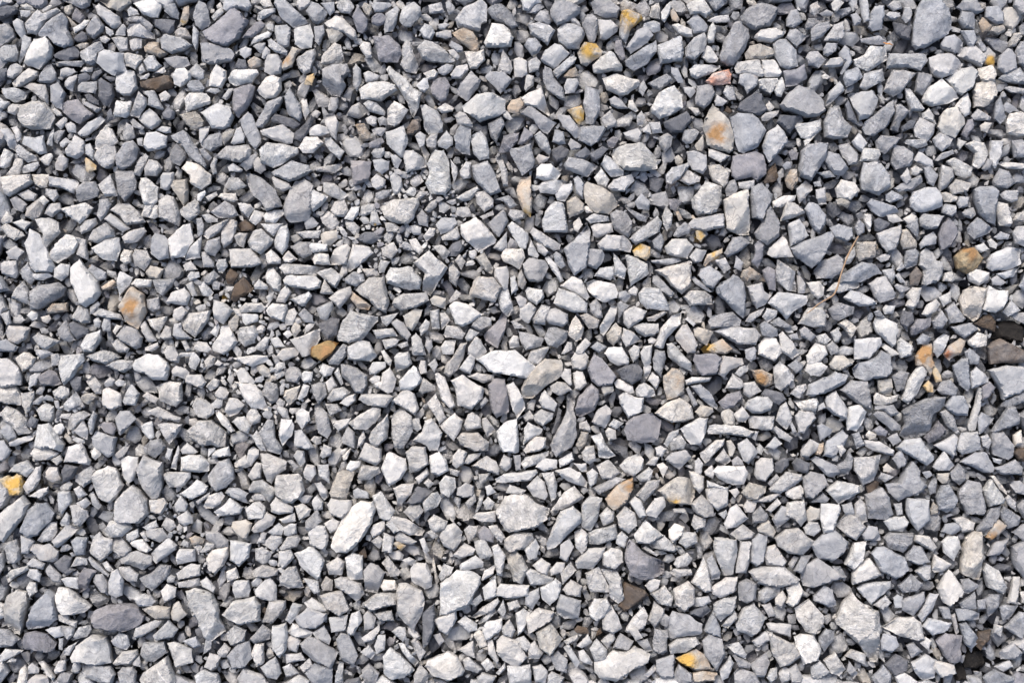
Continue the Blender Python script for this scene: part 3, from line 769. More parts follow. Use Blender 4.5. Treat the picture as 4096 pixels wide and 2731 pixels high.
b 154 308 183 259 201 254 223 290 223 317 201 333 156 329
h 3048 1080 3072 1065 3104 1080 3104 1163 3077 1158 3058 1114
g 1688 2009 1727 1970 1752 1965 1766 1994 1752 2023 1698 2048
b 4001 2606 4057 2568 4091 2606 4057 2636 4005 2636
g 1854 1701 1869 1657 1888 1647 1923 1672 1928 1711 1869 1723
d 210 219 250 201 295 185 317 210 312 230 268 245 219 232
d 3045 1574 3062 1552 3126 1569 3146 1598 3116 1620 3077 1603
g 230 1970 234 1965 278 1965 288 2004 249 2057 234 2043
p 3031 318 3058 313 3111 313 3116 327 3097 362 3082 379 3038 352
b 3941 2401 3963 2375 4005 2375 3997 2427 3954 2469
p 2053 239 2078 227 2110 249 2110 298 2088 310 2058 308
g 2129 1275 2166 1217 2202 1227 2180 1300 2136 1295
g 3731 1867 3777 1803 3819 1862 3799 1882 3755 1882
b 1243 1540 1275 1527 1300 1530 1307 1579 1273 1620 1256 1588
b 813 997 826 963 879 946 882 987 860 1026 826 1019
p 34 1886 54 1862 107 1838 137 1877 107 1908 73 1891
g 3623 352 3643 357 3701 435 3692 445 3643 442 3628 396
g 1771 1339 1786 1300 1835 1305 1864 1334 1849 1356 1781 1351
p 3809 2072 3851 2063 3903 2089 3894 2123 3851 2129
p 1140 2734 1196 2696 1238 2722 1230 2769
g 1840 2256 1902 2220 1934 2247 1932 2268 1868 2283 1840 2277
w 2100 1163 2112 1148 2171 1158 2178 1187 2146 1224 2112 1197
p 2154 1603 2166 1574 2180 1559 2200 1584 2229 1613 2219 1647 2171 1632
b 1445 2679 1474 2653 1517 2692 1500 2731 1457 2731
b 1314 1442 1334 1417 1373 1374 1392 1383 1387 1422 1353 1461 1314 1457
g 0 513 36 513 60 545 67 585 58 607 36 594 22 562 0 549
g 1644 1349 1664 1329 1688 1354 1703 1421 1649 1417
g 1387 2521 1406 2452 1440 2438 1449 2478 1415 2538 1393 2538
g 3731 557 3760 530 3814 552 3799 586 3770 606 3745 586
p 1149 2525 1170 2491 1213 2508 1251 2529 1238 2551 1170 2546
g 811 2023 835 1979 884 1965 899 1984 884 2013 850 2033 821 2033
g 288 1261 313 1222 352 1236 359 1290 332 1295 288 1280
g 2922 2136 2973 2095 3020 2132 3008 2153 2956 2162
b 3567 1505 3604 1481 3638 1491 3618 1554 3589 1566
w 3177 1603 3268 1593 3275 1613 3263 1647 3204 1642
w 3623 1178 3652 1148 3687 1151 3677 1207 3652 1239 3623 1222 3638 1197
g 486 948 518 924 576 909 586 926 547 968 498 973
g 2250 2358 2284 2316 2331 2345 2323 2388 2267 2380
g 489 1603 518 1540 528 1537 557 1574 542 1623 498 1618
g 2486 1354 2493 1310 2537 1329 2571 1363 2503 1388
g 3066 2495 3084 2488 3166 2499 3161 2546 3076 2521
b 227 1319 264 1278 303 1363 274 1368 239 1354
w 3589 1363 3604 1349 3652 1383 3648 1421 3604 1432 3589 1398
b 283 2165 303 2146 347 2151 337 2219 298 2221
b 3618 1060 3623 1002 3662 992 3679 1012 3667 1060 3628 1075
g 1989 283 2011 198 2045 244 2052 274 2040 299
w 3872 1363 3911 1327 3955 1339 3946 1383 3902 1393 3877 1378
b 4007 1623 4024 1598 4082 1574 4112 1564 4112 1603 4033 1632
b 3838 78 3848 44 3902 51 3899 117 3858 112
d 269 1295 293 1283 352 1315 352 1334 308 1358 288 1339
w 3819 425 3858 381 3872 371 3884 420 3877 459 3858 469
g 1307 1593 1329 1554 1373 1547 1402 1569 1373 1598 1324 1608
h 3643 1310 3672 1275 3726 1271 3721 1305 3667 1339 3648 1339
g 3245 2666 3281 2640 3324 2687 3273 2717 3247 2709
b 3224 230 3238 208 3273 205 3307 239 3277 271 3233 259
g 469 1119 479 1085 532 1109 518 1144 479 1185 471 1158
w 496 214 513 211 567 223 574 237 540 281 518 268 500 263
t 2774 1315 2794 1307 2855 1324 2828 1383 2808 1373 2779 1344
s 2755 1882 2784 1886 2818 1906 2818 1950 2799 1974 2774 1950
y 2530 1002 2561 970 2601 987 2603 1021 2586 1043 2537 1026
p 1003 2615 1020 2572 1055 2574 1055 2649 1025 2666
p 596 1999 655 1991 672 2013 645 2057 601 2048
g 1611 2046 1641 2018 1680 2016 1697 2042 1680 2068 1650 2085
g 3731 1407 3740 1363 3779 1334 3799 1344 3775 1407 3750 1432
b 899 1970 914 1950 953 1950 994 1974 982 1989 997 2018 933 1994
g 1297 552 1324 550 1378 606 1358 640 1319 606 1300 576
g 738 1036 760 987 806 943 801 1031 743 1041
w 3494 1584 3506 1569 3545 1584 3594 1579 3589 1603 3535 1625 3496 1613
n 3899 1295 3965 1251 3990 1285 3985 1329 3926 1305
g 2715 2170 2730 2127 2785 2127 2790 2170 2742 2192
g 2134 1662 2166 1635 2215 1652 2210 1676 2171 1706 2141 1686
b 2591 332 2669 293 2693 318 2645 362 2610 352
g 474 2268 518 2263 554 2297 547 2327 508 2324 479 2297
b 2451 2589 2481 2529 2536 2563 2515 2602
b 2100 2375 2156 2350 2160 2392 2130 2439 2100 2418
d 3574 88 3604 93 3650 107 3638 161 3604 151 3584 132
g 413 875 440 853 469 870 520 914 489 931 449 904
b 1376 1114 1415 1085 1454 1095 1459 1124 1424 1148 1380 1134
g 3185 753 3224 721 3253 743 3251 760 3199 814 3187 777
p 0 909 24 892 88 929 98 943 59 963 29 948
g 442 2561 474 2527 508 2541 518 2581 503 2600 454 2583
d 1175 532 1216 498 1246 460 1255 476 1236 528 1202 567 1177 557
p 3655 2162 3659 2136 3719 2145 3749 2187 3732 2206
b 2828 2239 2849 2215 2884 2290 2879 2316 2845 2318 2832 2273
b 3146 73 3165 39 3189 37 3211 88 3175 115 3146 103
g 60 589 74 576 143 625 147 643 112 652 67 625
b 3445 2136 3475 2100 3510 2106 3525 2162 3458 2160
g 103 2727 142 2695 191 2703 195 2731 147 2756
p 4031 2410 4057 2307 4082 2307 4074 2392 4065 2416
g 576 674 594 638 625 643 650 670 625 705 580 701
g 2542 1559 2557 1537 2581 1530 2615 1554 2623 1584 2576 1591 2547 1584
b 3356 210 3380 181 3400 195 3412 249 3370 298 3363 293 3380 249 3360 230
h 3006 1046 3019 1017 3019 977 3038 958 3058 982 3053 1026 3033 1075
g 1885 2469 1928 2427 1992 2388 2000 2405 1970 2444 1902 2474
o 574 187 594 167 634 170 638 192 670 214 638 230 580 208
p 955 1236 982 1209 1045 1209 1065 1231 1041 1249 962 1249
b -15 1363 24 1354 73 1388 59 1407 -15 1405
g 357 1251 386 1229 479 1256 493 1280 430 1275
t 3511 1520 3564 1513 3572 1584 3545 1584 3516 1569
b 3801 1891 3838 1852 3862 1882 3862 1921 3838 1940 3811 1921
t 1124 264 1168 186 1207 198 1182 225 1168 269 1133 281
b 2610 1104 2630 1095 2698 1173 2684 1190 2645 1163 2610 1129
g 2217 772 2254 738 2288 733 2293 758 2259 806 2229 802
w 3226 1129 3277 1124 3299 1148 3297 1183 3273 1197 3243 1168
g 3760 1647 3784 1637 3814 1662 3838 1725 3828 1735 3789 1706
g 2141 1867 2171 1828 2229 1838 2229 1872 2180 1884
p 83 1569 137 1564 137 1593 117 1647 103 1652 88 1623
b 1884 1305 1913 1261 1967 1271 1967 1300 1923 1324
o 2772 2692 2811 2681 2871 2692 2862 2722 2777 2726
b 1830 1950 1864 1926 1898 1945 1893 1984 1854 1991 1825 1979
g 2136 542 2161 523 2190 552 2207 606 2195 620 2156 586
g 2972 1530 3019 1525 3048 1564 2999 1593 2975 1574
p 3728 2281 3740 2215 3807 2256 3783 2281 3740 2290
g 2515 2008 2541 1982 2566 1999 2588 2063 2558 2072
b 3909 1672 3926 1647 3980 1672 3931 1730 3916 1735
g 1182 1652 1207 1630 1241 1647 1241 1681 1207 1718 1187 1686
b 2241 2179 2276 2153 2297 2187 2267 2245 2237 2230
g 2096 2196 2143 2153 2160 2187 2147 2230 2113 2243
h 65 0 183 -9 187 13 165 36 138 33 107 13 85 18 67 16
g 1116 2192 1149 2145 1187 2136 1203 2157 1187 2187 1123 2203
b 1561 1290 1586 1273 1615 1290 1644 1339 1630 1363 1600 1339
g 310 344 326 328 388 325 388 357 379 377 344 373 310 366
g 894 743 914 709 953 709 987 743 972 753 914 762
g 1020 2192 1046 2187 1085 2213 1076 2247 1050 2260 1020 2239
p 1050 865 1065 848 1131 836 1136 855 1099 897 1060 889
b 1265 1231 1329 1202 1334 1227 1309 1285 1280 1275
b 3009 2053 3043 2021 3075 2062 3067 2092 3009 2092
g 740 1520 752 1498 806 1496 826 1530 806 1554 743 1530
p 926 1686 948 1667 977 1664 1006 1701 992 1735 958 1720
g 1042 2174 1085 2136 1127 2145 1129 2170 1093 2200
g 3304 425 3312 371 3360 325 3380 362 3317 420
b 3038 1300 3058 1283 3111 1315 3111 1344 3087 1351 3048 1339
g 2400 474 2439 442 2469 484 2469 503 2430 520 2405 498
w 2290 1491 2307 1481 2332 1486 2349 1535 2322 1562 2298 1554
g 254 1613 303 1564 322 1598 318 1623 274 1647 254 1637
g 640 708 650 689 694 689 694 733 669 762 640 752
p 1832 1476 1879 1413 1903 1422 1898 1461 1881 1498
b 1366 1750 1390 1701 1419 1730 1419 1794 1371 1774
w 2325 1808 2342 1784 2376 1781 2386 1842 2356 1857 2332 1838
b 1221 2085 1268 2038 1290 2085 1238 2127 1223 2119
p 943 1491 962 1471 977 1471 1021 1525 1016 1537 958 1535
t 681 2454 694 2414 713 2405 747 2458 713 2488 689 2478
g 1526 2251 1551 2224 1603 2286 1594 2303 1560 2307
p 2559 1408 2576 1383 2610 1378 2605 1452 2581 1471 2566 1442
d 2205 601 2244 579 2278 601 2268 630 2229 650 2210 630
g 2130 2666 2165 2657 2190 2683 2182 2731 2139 2726
n 3903 2581 3920 2529 3971 2521 3963 2563 3928 2602
t 1300 117 1348 100 1373 142 1334 176 1319 171
b 3977 474 3985 405 4004 381 4024 469 4004 498
t 3029 2110 3050 2089 3076 2080 3106 2127 3093 2153 3033 2127
g 3204 1803 3243 1755 3277 1774 3268 1803 3233 1830 3204 1823
b 388 865 396 797 430 794 445 816 425 860 401 885
b 243 -2 312 -13 362 0 357 22 326 36 290 20 263 9
g 1113 2204 1161 2196 1177 2230 1153 2256 1129 2273 1114 2247
g 1808 2221 1859 2170 1902 2196 1893 2217 1842 2234
b -10 1764 15 1759 44 1803 29 1828 10 1845 -10 1842
b 371 2327 381 2297 410 2295 432 2341 430 2373 401 2370
p 22 700 49 665 58 634 94 632 94 652 76 700 54 714
d -13 31 27 20 62 27 71 42 58 56 27 69 -4 80
p 215 1075 244 1053 278 1060 274 1100 244 1124 215 1109
b 2097 181 2112 154 2141 151 2168 186 2156 210 2127 224
b 1490 640 1527 635 1559 645 1556 679 1527 699 1498 684
t 1896 1031 1937 1009 1974 1070 1967 1097 1942 1085
o 1390 1187 1405 1163 1483 1222 1473 1241 1429 1231
g 2200 1544 2229 1525 2263 1530 2288 1559 2239 1584 2205 1564
g 1747 569 1786 520 1813 552 1813 581 1786 598 1752 586
g 2454 1012 2478 1036 2508 1075 2498 1117 2459 1100
d 3170 1852 3189 1828 3243 1852 3233 1896 3180 1882
g 1136 2555 1179 2534 1204 2563 1187 2610 1153 2598
g 1247 2529 1298 2499 1324 2555 1315 2576 1264 2555
g 1889 2068 1910 2050 1983 2042 1983 2085 1928 2089
g 1526 2204 1534 2127 1577 2145 1568 2213
k 3830 2675 3843 2651 3877 2683 3894 2731 3843 2734
p 1213 2410 1247 2388 1315 2435 1298 2448 1238 2439
g 1810 1823 1835 1794 1869 1808 1854 1857 1825 1874 1808 1857
p 640 2363 666 2333 704 2350 700 2388 657 2410
b 81 1080 112 1046 142 1109 122 1139 88 1114
g 1654 2700 1680 2657 1714 2692 1710 2731 1654 2731
b 3766 2127 3783 2093 3843 2085 3851 2119 3809 2140
g 2376 1104 2400 1070 2456 1065 2459 1095 2444 1122
g 2130 2260 2165 2230 2203 2256 2190 2303 2156 2294
g 811 943 821 924 855 899 914 877 879 929 831 958
g 1522 992 1576 968 1593 1002 1566 1041 1527 1021
g 1346 24 1361 -5 1400 0 1417 29 1400 59 1361 51
s 2674 2119 2700 2093 2738 2106 2730 2140 2691 2170 2676 2149
o 2028 430 2045 401 2079 391 2099 415 2074 459 2035 449
w 3141 1970 3150 1955 3204 1940 3216 1960 3209 1994 3175 1999 3146 1984
t 1133 1588 1143 1559 1202 1540 1187 1598 1158 1620
g 1453 2461 1474 2439 1504 2469 1496 2512 1453 2525
g 1829 2486 1859 2461 1910 2495 1910 2521 1876 2529
y 2268 440 2327 420 2338 445 2334 484 2317 498 2298 479
g 2899 1554 2931 1491 2970 1520 2979 1544 2960 1557
w 3089 806 3136 782 3185 780 3180 802 3126 831 3092 831
b 3997 2427 4014 2418 4074 2422 4048 2465 4014 2488
g 2679 1774 2698 1735 2723 1737 2745 1769 2737 1794 2684 1801
b 115 1476 142 1447 195 1437 205 1466 166 1488 117 1488
d 244 1886 259 1857 313 1867 293 1911 254 1930
g 2113 2589 2139 2559 2173 2610 2156 2636 2113 2636
g 1793 1060 1805 1046 1842 1090 1825 1148 1796 1124
g 655 1408 669 1383 694 1383 723 1427 713 1452 684 1447 664 1432
g 535 2395 567 2375 601 2380 623 2405 606 2424 552 2424
h 967 151 992 117 1041 81 1060 98 1045 122 1011 151
h 1906 2127 1936 2102 1975 2127 1975 2170 1919 2157
g 2395 2059 2430 2027 2459 2046 2455 2085 2412 2102
g 96 138 123 150 125 179 89 232 74 254 69 241 83 192 85 156
b 3836 2410 3903 2367 3907 2435 3851 2435
d 3599 1280 3613 1241 3652 1251 3660 1285 3623 1317 3604 1300
g 1451 415 1473 398 1507 410 1542 449 1537 464 1473 445
g 2721 723 2750 679 2804 708 2799 728 2755 743
o 3141 718 3165 677 3189 677 3194 723 3170 762 3150 747
g 3662 2286 3698 2251 3725 2260 3725 2316 3698 2324
b 4058 20 4063 -10 4112 -10 4112 54 4082 59
g 576 368 616 364 654 435 647 442 589 420 594 393
b 3174 2281 3204 2221 3247 2221 3213 2298
g 1140 2478 1170 2410 1209 2418 1187 2469 1161 2495
g 571 246 589 228 616 221 625 241 647 263 621 286 589 283
g 2728 562 2735 518 2784 515 2799 530 2769 572 2745 576
o 1419 498 1459 493 1490 552 1468 564 1444 562 1429 528
g 815 2666 837 2610 884 2623 871 2666 845 2681
b 3997 2221 3950 2221 3980 2170 4040 2153 4022 2187
g 1981 633 2006 630 2030 684 2033 747 2011 745 2001 684
b 3843 2316 3877 2311 3916 2341 3877 2375 3851 2371
s 127 697 195 697 195 714 186 750 161 753 139 738
w 2376 709 2405 667 2439 719 2425 753 2390 738
p 20 2302 44 2278 112 2258 117 2278 64 2307 29 2331
g 3213 2110 3238 2085 3273 2089 3283 2123 3255 2146 3221 2136
g 444 152 473 145 509 152 513 201 478 210 462 183
g 2190 2700 2207 2683 2259 2709 2241 2743 2190 2743
g 1818 464 1837 445 1864 454 1888 489 1891 511 1830 498
p 1158 1197 1202 1178 1236 1163 1248 1183 1221 1227 1207 1227
b 0 1720 34 1686 49 1701 64 1750 34 1767 15 1750
b 347 1080 366 1056 425 1090 420 1119 391 1124
g 2695 2256 2708 2230 2751 2209 2772 2234 2751 2264 2708 2273
s 1176 2021 1209 2012 1245 2038 1238 2063 1196 2080
g 81 2141 117 2146 137 2165 112 2214 85 2214
t 2887 1647 2916 1630 2935 1647 2940 1701 2901 1701 2887 1672
o 188 1236 210 1212 271 1209 269 1246 195 1256
g 3157 2675 3187 2653 3213 2709 3204 2731 3166 2731
s 1248 1036 1258 1012 1314 1017 1321 1060 1256 1058
g 2317 1261 2347 1251 2398 1280 2390 1310 2356 1315
b 3677 977 3701 943 3735 926 3750 948 3745 977 3701 987 3682 997
g 293 943 342 958 352 1043 303 1017 318 977
g 2256 342 2268 315 2310 315 2318 337 2298 371 2259 376
p 3381 2623 3407 2596 3467 2615 3463 2659
g 2879 2683 2922 2622 2937 2649 2913 2709 2888 2722
b 3694 669 3721 664 3755 703 3735 747 3711 733
g 3440 -10 3472 -10 3481 83 3457 90 3445 39
g 921 572 943 513 962 506 982 547 977 572 933 580
s 589 1275 669 1266 655 1300 635 1332 601 1305
p 1761 1388 1781 1361 1825 1358 1815 1417 1771 1417
b 2356 1217 2386 1192 2405 1222 2412 1271 2386 1273 2361 1246
b 689 1339 694 1295 723 1290 728 1319 767 1354 708 1358
g 3999 777 4024 760 4077 760 4073 802 4048 811 4014 797
t 3226 2043 3243 2023 3282 2033 3282 2076 3233 2092
b 745 342 757 322 796 318 821 352 806 371 767 371
g 2637 547 2669 532 2693 547 2684 586 2659 613 2640 581
g 181 1886 195 1867 230 1869 244 1916 210 1930 186 1916
b 3843 122 3897 120 3911 161 3892 191 3877 186
b 4077 1144 4112 1075 4131 1144 4112 1183
b 4038 1930 4082 1921 4112 1945 4112 1984 4063 1970
b 500 71 536 62 567 67 594 85 612 103 600 125 558 94 513 87
g 2905 2581 2956 2566 2990 2615 2982 2634 2939 2615
g 1067 159 1085 154 1153 205 1148 225 1099 210 1072 186
g 2241 2290 2284 2243 2306 2281 2250 2337
n 3055 723 3082 674 3106 650 3119 708 3097 728 3062 733
g 1490 1319 1571 1312 1590 1344 1507 1354
g 1801 298 1825 264 1869 256 1874 278 1844 315 1805 313
g 1851 2640 1876 2623 1928 2675 1910 2692 1859 2675
g 752 283 787 252 818 283 816 313 796 322 762 303
g 1410 274 1424 254 1444 278 1444 332 1427 366 1412 342
b 3728 1285 3770 1241 3794 1280 3770 1315 3740 1315
p 2647 865 2664 824 2691 855 2688 899 2669 926 2654 899
s 3352 1295 3384 1275 3433 1310 3418 1339 3403 1354 3379 1315
g 2493 530 2552 511 2570 532 2561 562 2547 573 2503 547
g 3008 2563 3059 2525 3093 2525 3084 2559 3025 2585
h 3926 1544 3960 1525 3985 1549 3960 1588 3928 1603
b 2828 -10 2901 -10 2911 10 2862 44 2843 24
b 958 660 982 630 1026 611 1028 630 1011 669 982 684
g 989 1901 1026 1847 1048 1852 1045 1911 1006 1921
g 1085 713 1094 703 1153 733 1168 752 1129 767 1099 752
b 3501 1623 3574 1615 3599 1652 3564 1667 3535 1642 3499 1637
b 2134 76 2161 42 2195 44 2205 88 2195 100 2156 90
p 2833 625 2833 591 2901 616 2921 625 2882 652
b 2537 806 2566 772 2601 806 2596 841 2552 836
w 518 2170 532 2158 572 2156 606 2199 586 2212 528 2185
p 1236 518 1270 498 1309 508 1318 532 1280 545 1238 542
g 1678 122 1698 93 1727 103 1742 132 1722 161 1693 151
g 1268 1857 1314 1855 1319 1935 1300 1921 1275 1904
t 2779 1647 2804 1618 2852 1628 2857 1647 2833 1667 2799 1669
g 559 1295 581 1283 625 1363 591 1368 567 1329
g 291 2546 313 2507 362 2497 366 2517 347 2546 303 2556
g 342 1525 371 1501 405 1540 405 1574 381 1576
p 562 1701 581 1689 606 1684 618 1750 601 1762 567 1725
p 1820 792 1854 772 1908 743 1920 758 1879 802 1849 806
p 2806 225 2828 181 2843 186 2874 234 2867 247 2838 249
g 1869 1505 1908 1488 1976 1501 1972 1520 1937 1532
m 1625 513 1649 479 1678 479 1683 518 1649 542 1625 537
p 3994 655 4009 645 4112 655 4112 679 4029 674
g 1641 2563 1663 2548 1705 2606 1680 2645
b 37 797 64 782 107 816 88 850 54 836
g 291 1725 332 1679 354 1715 347 1759 318 1745
b 3268 1701 3287 1691 3331 1715 3326 1735 3282 1764
g 1212 1886 1226 1857 1260 1862 1265 1896 1241 1930 1216 1911
p 2 634 18 594 51 614 36 665 16 676 0 670
g 1338 2700 1355 2645 1374 2649 1372 2731 1338 2743
p 1594 2572 1611 2570 1675 2649 1658 2670 1607 2606
g 3655 640 3677 606 3731 640 3735 669 3701 664
t 581 1090 601 1060 655 1075 635 1117 596 1112
g 531 700 554 638 580 612 594 625 576 670 558 705
g 1717 1241 1757 1236 1759 1315 1727 1315
g 1479 2127 1492 2098 1541 2076 1539 2119 1492 2153
b 655 44 664 17 704 15 716 54 713 78 684 71
g 3613 567 3628 557 3706 557 3711 581 3672 596 3623 576
w 1136 1285 1148 1241 1177 1231 1192 1251 1172 1300 1143 1302
b 3440 156 3516 142 3545 166 3540 181 3486 178 3447 169
b 3569 1833 3604 1794 3628 1842 3623 1862 3594 1874
p 3689 1256 3711 1217 3745 1195 3762 1217 3745 1246 3706 1266
g 704 2068 747 2040 768 2068 770 2093 734 2103 713 2089
b 181 2278 195 2253 244 2302 244 2327 215 2327 186 2297
g 1577 2149 1594 2121 1667 2166 1650 2180 1586 2166
g 318 904 342 880 381 872 388 894 357 924 322 936
p 1060 1017 1085 995 1124 1036 1121 1056 1070 1058
g 2755 2427 2785 2388 2837 2382 2847 2405 2811 2427
g 982 1842 992 1799 1011 1786 1036 1799 1036 1823 1006 1862
g 2004 2512 2039 2474 2064 2521 2047 2551 2013 2538
g 1764 948 1830 904 1842 948 1830 960 1769 963
g 4009 1246 4048 1197 4085 1241 4033 1268
g 2342 875 2376 853 2437 865 2437 885 2361 894
s 64 2731 78 2678 98 2659 112 2688 107 2727 88 2747
b 2293 714 2312 701 2337 733 2332 797 2303 772
b 2901 762 2911 728 2940 716 2955 753 2940 782 2906 787
g 1972 992 2030 919 2030 997 2006 1007
g 2764 2098 2777 2055 2824 2076 2819 2110 2777 2119
g 49 85 67 74 92 85 103 134 85 156 67 134 56 112
w 2456 1530 2474 1515 2532 1544 2537 1569 2522 1576 2464 1549
h 2454 195 2464 161 2488 159 2503 234 2488 244 2459 210
g 2180 1031 2195 1024 2229 1060 2256 1124 2239 1129 2205 1075
g 27 286 40 263 67 254 89 268 85 290 49 317 27 308
g 686 1481 704 1461 738 1471 757 1491 743 1520 708 1505 689 1505
w 857 1642 870 1637 909 1676 938 1725 923 1730 884 1696 865 1667
g 1260 669 1363 655 1368 669 1339 694 1265 684
g 2757 1026 2784 992 2828 1002 2808 1046 2779 1051
h 391 1701 415 1686 449 1689 467 1711 454 1742 420 1730
p 0 2620 20 2593 93 2600 64 2620 0 2649
b 3860 1408 3882 1391 3921 1427 3916 1457 3882 1457 3867 1432
g 1752 2303 1774 2251 1816 2268 1808 2294 1765 2324
p 2935 1657 2970 1623 2999 1662 2984 1691 2950 1686
b 1485 24 1498 7 1556 10 1571 20 1532 49 1498 51
g 1674 1564 1693 1510 1742 1544 1742 1559 1688 1576
g 219 656 241 612 272 634 268 665 250 683 219 679
b 1256 107 1295 100 1300 132 1275 186 1258 166
g 1928 1701 1928 1674 1947 1667 1984 1725 1947 1750
g 1837 684 1864 645 1886 650 1881 713 1854 718 1840 703
g 1104 1207 1119 1163 1143 1139 1168 1168 1138 1212
g 1483 719 1507 694 1542 719 1537 748 1507 760 1488 748
g 489 536 504 489 531 504 538 549 509 567 493 558
b 2693 943 2708 914 2742 887 2767 909 2757 933 2713 951
g 1855 2119 1876 2098 1915 2102 1902 2145 1872 2168
h 1485 71 1507 51 1527 51 1556 73 1532 98 1507 105 1485 93
g 1473 1476 1493 1447 1542 1447 1542 1471 1503 1496 1478 1498
d 2760 2444 2828 2418 2847 2444 2811 2469 2760 2457
g 3408 567 3437 532 3472 572 3447 608 3418 586
g 1294 2093 1332 2068 1358 2085 1354 2119 1320 2132
p 1229 985 1246 970 1309 975 1309 1004 1251 1012
m 3643 1095 3667 1065 3692 1095 3672 1144 3643 1139
s 1521 2345 1534 2316 1581 2320 1590 2358 1534 2364
b 2207 567 2219 518 2256 528 2263 576 2239 581
d 3099 1852 3131 1830 3158 1833 3155 1862 3126 1891 3102 1886
g 1041 894 1080 894 1133 894 1094 946 1070 929
g 1182 929 1216 924 1285 921 1275 953 1216 955
g 24 1007 64 982 98 1007 68 1041 39 1036
g 2542 1906 2596 1867 2615 1882 2601 1926 2566 1926
g 1496 2581 1513 2539 1541 2539 1539 2598 1504 2616
g 3263 758 3302 748 3309 816 3277 819 3265 792
g 708 2328 794 2311 802 2341 760 2350 713 2350
s 1893 2538 1910 2516 1936 2529 1949 2581 1919 2593
w 2688 100 2713 93 2767 117 2772 147 2747 147 2713 132
g 1906 2709 1928 2687 1987 2704 1970 2731 1910 2731
g 1953 2102 1987 2098 2022 2149 2004 2170 1966 2136
g 2062 2555 2096 2542 2130 2581 2105 2606 2066 2581
g 2083 0 2151 -5 2166 10 2141 20 2117 44 2090 39
g 440 1368 469 1354 518 1393 508 1412 469 1407
g 1140 2615 1204 2610 1221 2640 1144 2653
g 1445 2551 1517 2495 1521 2521 1492 2559 1457 2570
d 3381 420 3394 401 3423 464 3435 503 3389 479
t 1720 1197 1737 1180 1786 1192 1781 1239 1727 1217
g 176 855 195 816 239 811 244 836 205 870
g 689 1261 694 1236 728 1222 752 1246 718 1285 694 1275
b 225 2712 244 2686 288 2693 274 2731 234 2747
b 586 1197 635 1187 640 1236 611 1249 589 1231
p 208 1564 244 1542 274 1554 274 1579 254 1598 215 1584
g 2254 2589 2276 2576 2323 2649 2306 2675
g 1949 2563 1970 2557 1996 2640 1987 2656 1953 2615
g 244 2312 274 2307 313 2309 313 2356 264 2346
g 1498 2452 1568 2439 1577 2482 1517 2482
g 1829 2598 1893 2563 1902 2632 1859 2615
n 948 894 977 875 1016 899 1011 924 953 924
g 3114 2692 3136 2666 3161 2675 3170 2717 3127 2731
g 3295 266 3321 234 3360 227 3380 244 3370 264 3331 271
g 696 2016 721 1982 751 2016 744 2046 702 2046
h 2070 576 2097 506 2132 532 2132 547 2088 581
b 804 1007 821 1007 855 1046 860 1070 811 1070
b 3219 103 3233 73 3297 68 3297 81 3243 117 3224 122
g 2112 244 2146 227 2166 249 2156 283 2117 291
w 523 1136 542 1114 606 1119 601 1148 552 1153
p 2740 1520 2769 1505 2848 1508 2838 1525 2745 1540
g 950 811 1002 816 1019 838 992 872 962 846
b 3292 195 3307 171 3351 173 3346 205 3312 227 3295 220
g 3089 1711 3106 1701 3172 1750 3160 1769 3116 1750
g 2576 93 2615 83 2642 93 2642 122 2615 132 2571 107
g 2344 1891 2371 1872 2395 1891 2386 1930 2361 1950
g 3772 826 3784 814 3826 821 3828 850 3809 870 3770 850
d 3494 880 3516 870 3560 894 3525 929 3501 924
g 3884 464 3911 435 3965 469 3960 484 3897 481
g 2030 860 2040 836 2094 841 2099 870 2055 885
n 4058 1813 4077 1791 4112 1789 4112 1852 4082 1842
b 1190 1256 1216 1231 1251 1261 1256 1290 1216 1290
p 865 1799 914 1784 921 1823 850 1833 845 1818
s 481 1017 493 995 530 1002 523 1046 498 1058 479 1041
p 1006 1745 1026 1720 1045 1745 1065 1803 1041 1803
d 2356 616 2410 584 2434 596 2405 630 2376 645
b 3197 1319 3219 1305 3268 1344 3243 1368 3204 1344
b 3330 2264 3364 2264 3390 2307 3339 2324
b 1666 865 1688 836 1713 865 1713 909 1674 899
g 1996 1862 2015 1816 2050 1833 2045 1867 2025 1886
g 1011 650 1031 625 1055 650 1063 679 1041 696 1016 684
g 1566 2525 1594 2504 1620 2508 1628 2555 1611 2568
g 1713 20 1766 7 1779 49 1717 56
g 2239 1501 2259 1471 2283 1476 2290 1540 2278 1544 2249 1515
g 2860 1838 2896 1791 2926 1842 2901 1862
w 1437 188 1454 166 1483 173 1488 230 1463 232 1449 210
g 1213 2311 1273 2324 1281 2367 1256 2375 1230 2341
b 2608 963 2642 931 2659 963 2645 1007 2615 992
g 994 882 1016 838 1058 850 1045 880 1021 902
g 3492 2418 3544 2380 3568 2410 3535 2442
g 2197 2281 2229 2247 2260 2251 2259 2286 2203 2303
t 2303 1779 2327 1725 2356 1730 2347 1774 2317 1801
b 2603 1041 2718 1029 2725 1046 2669 1060 2610 1051
g 2307 1388 2342 1351 2364 1373 2327 1421 2298 1417
g 752 1457 762 1413 777 1408 801 1437 782 1481 762 1476
g 181 2517 210 2507 244 2502 259 2541 220 2551
b 3545 777 3569 760 3616 787 3613 797 3564 811 3545 802
g 66 777 112 758 147 777 137 806 103 802
b 2434 396 2459 383 2488 401 2513 435 2474 435 2444 420
g 34 1769 73 1750 137 1740 127 1759 64 1784 39 1784
g 1727 982 1766 980 1801 1007 1786 1036 1771 1038
g 3048 1266 3067 1231 3111 1241 3106 1266 3072 1290
g 3160 1574 3189 1540 3224 1535 3229 1554 3199 1593
g 933 943 958 929 992 933 975 992 953 982
w 2826 161 2838 107 2852 88 2867 112 2857 171 2833 173
p 967 1253 1031 1258 1031 1285 982 1300 970 1285
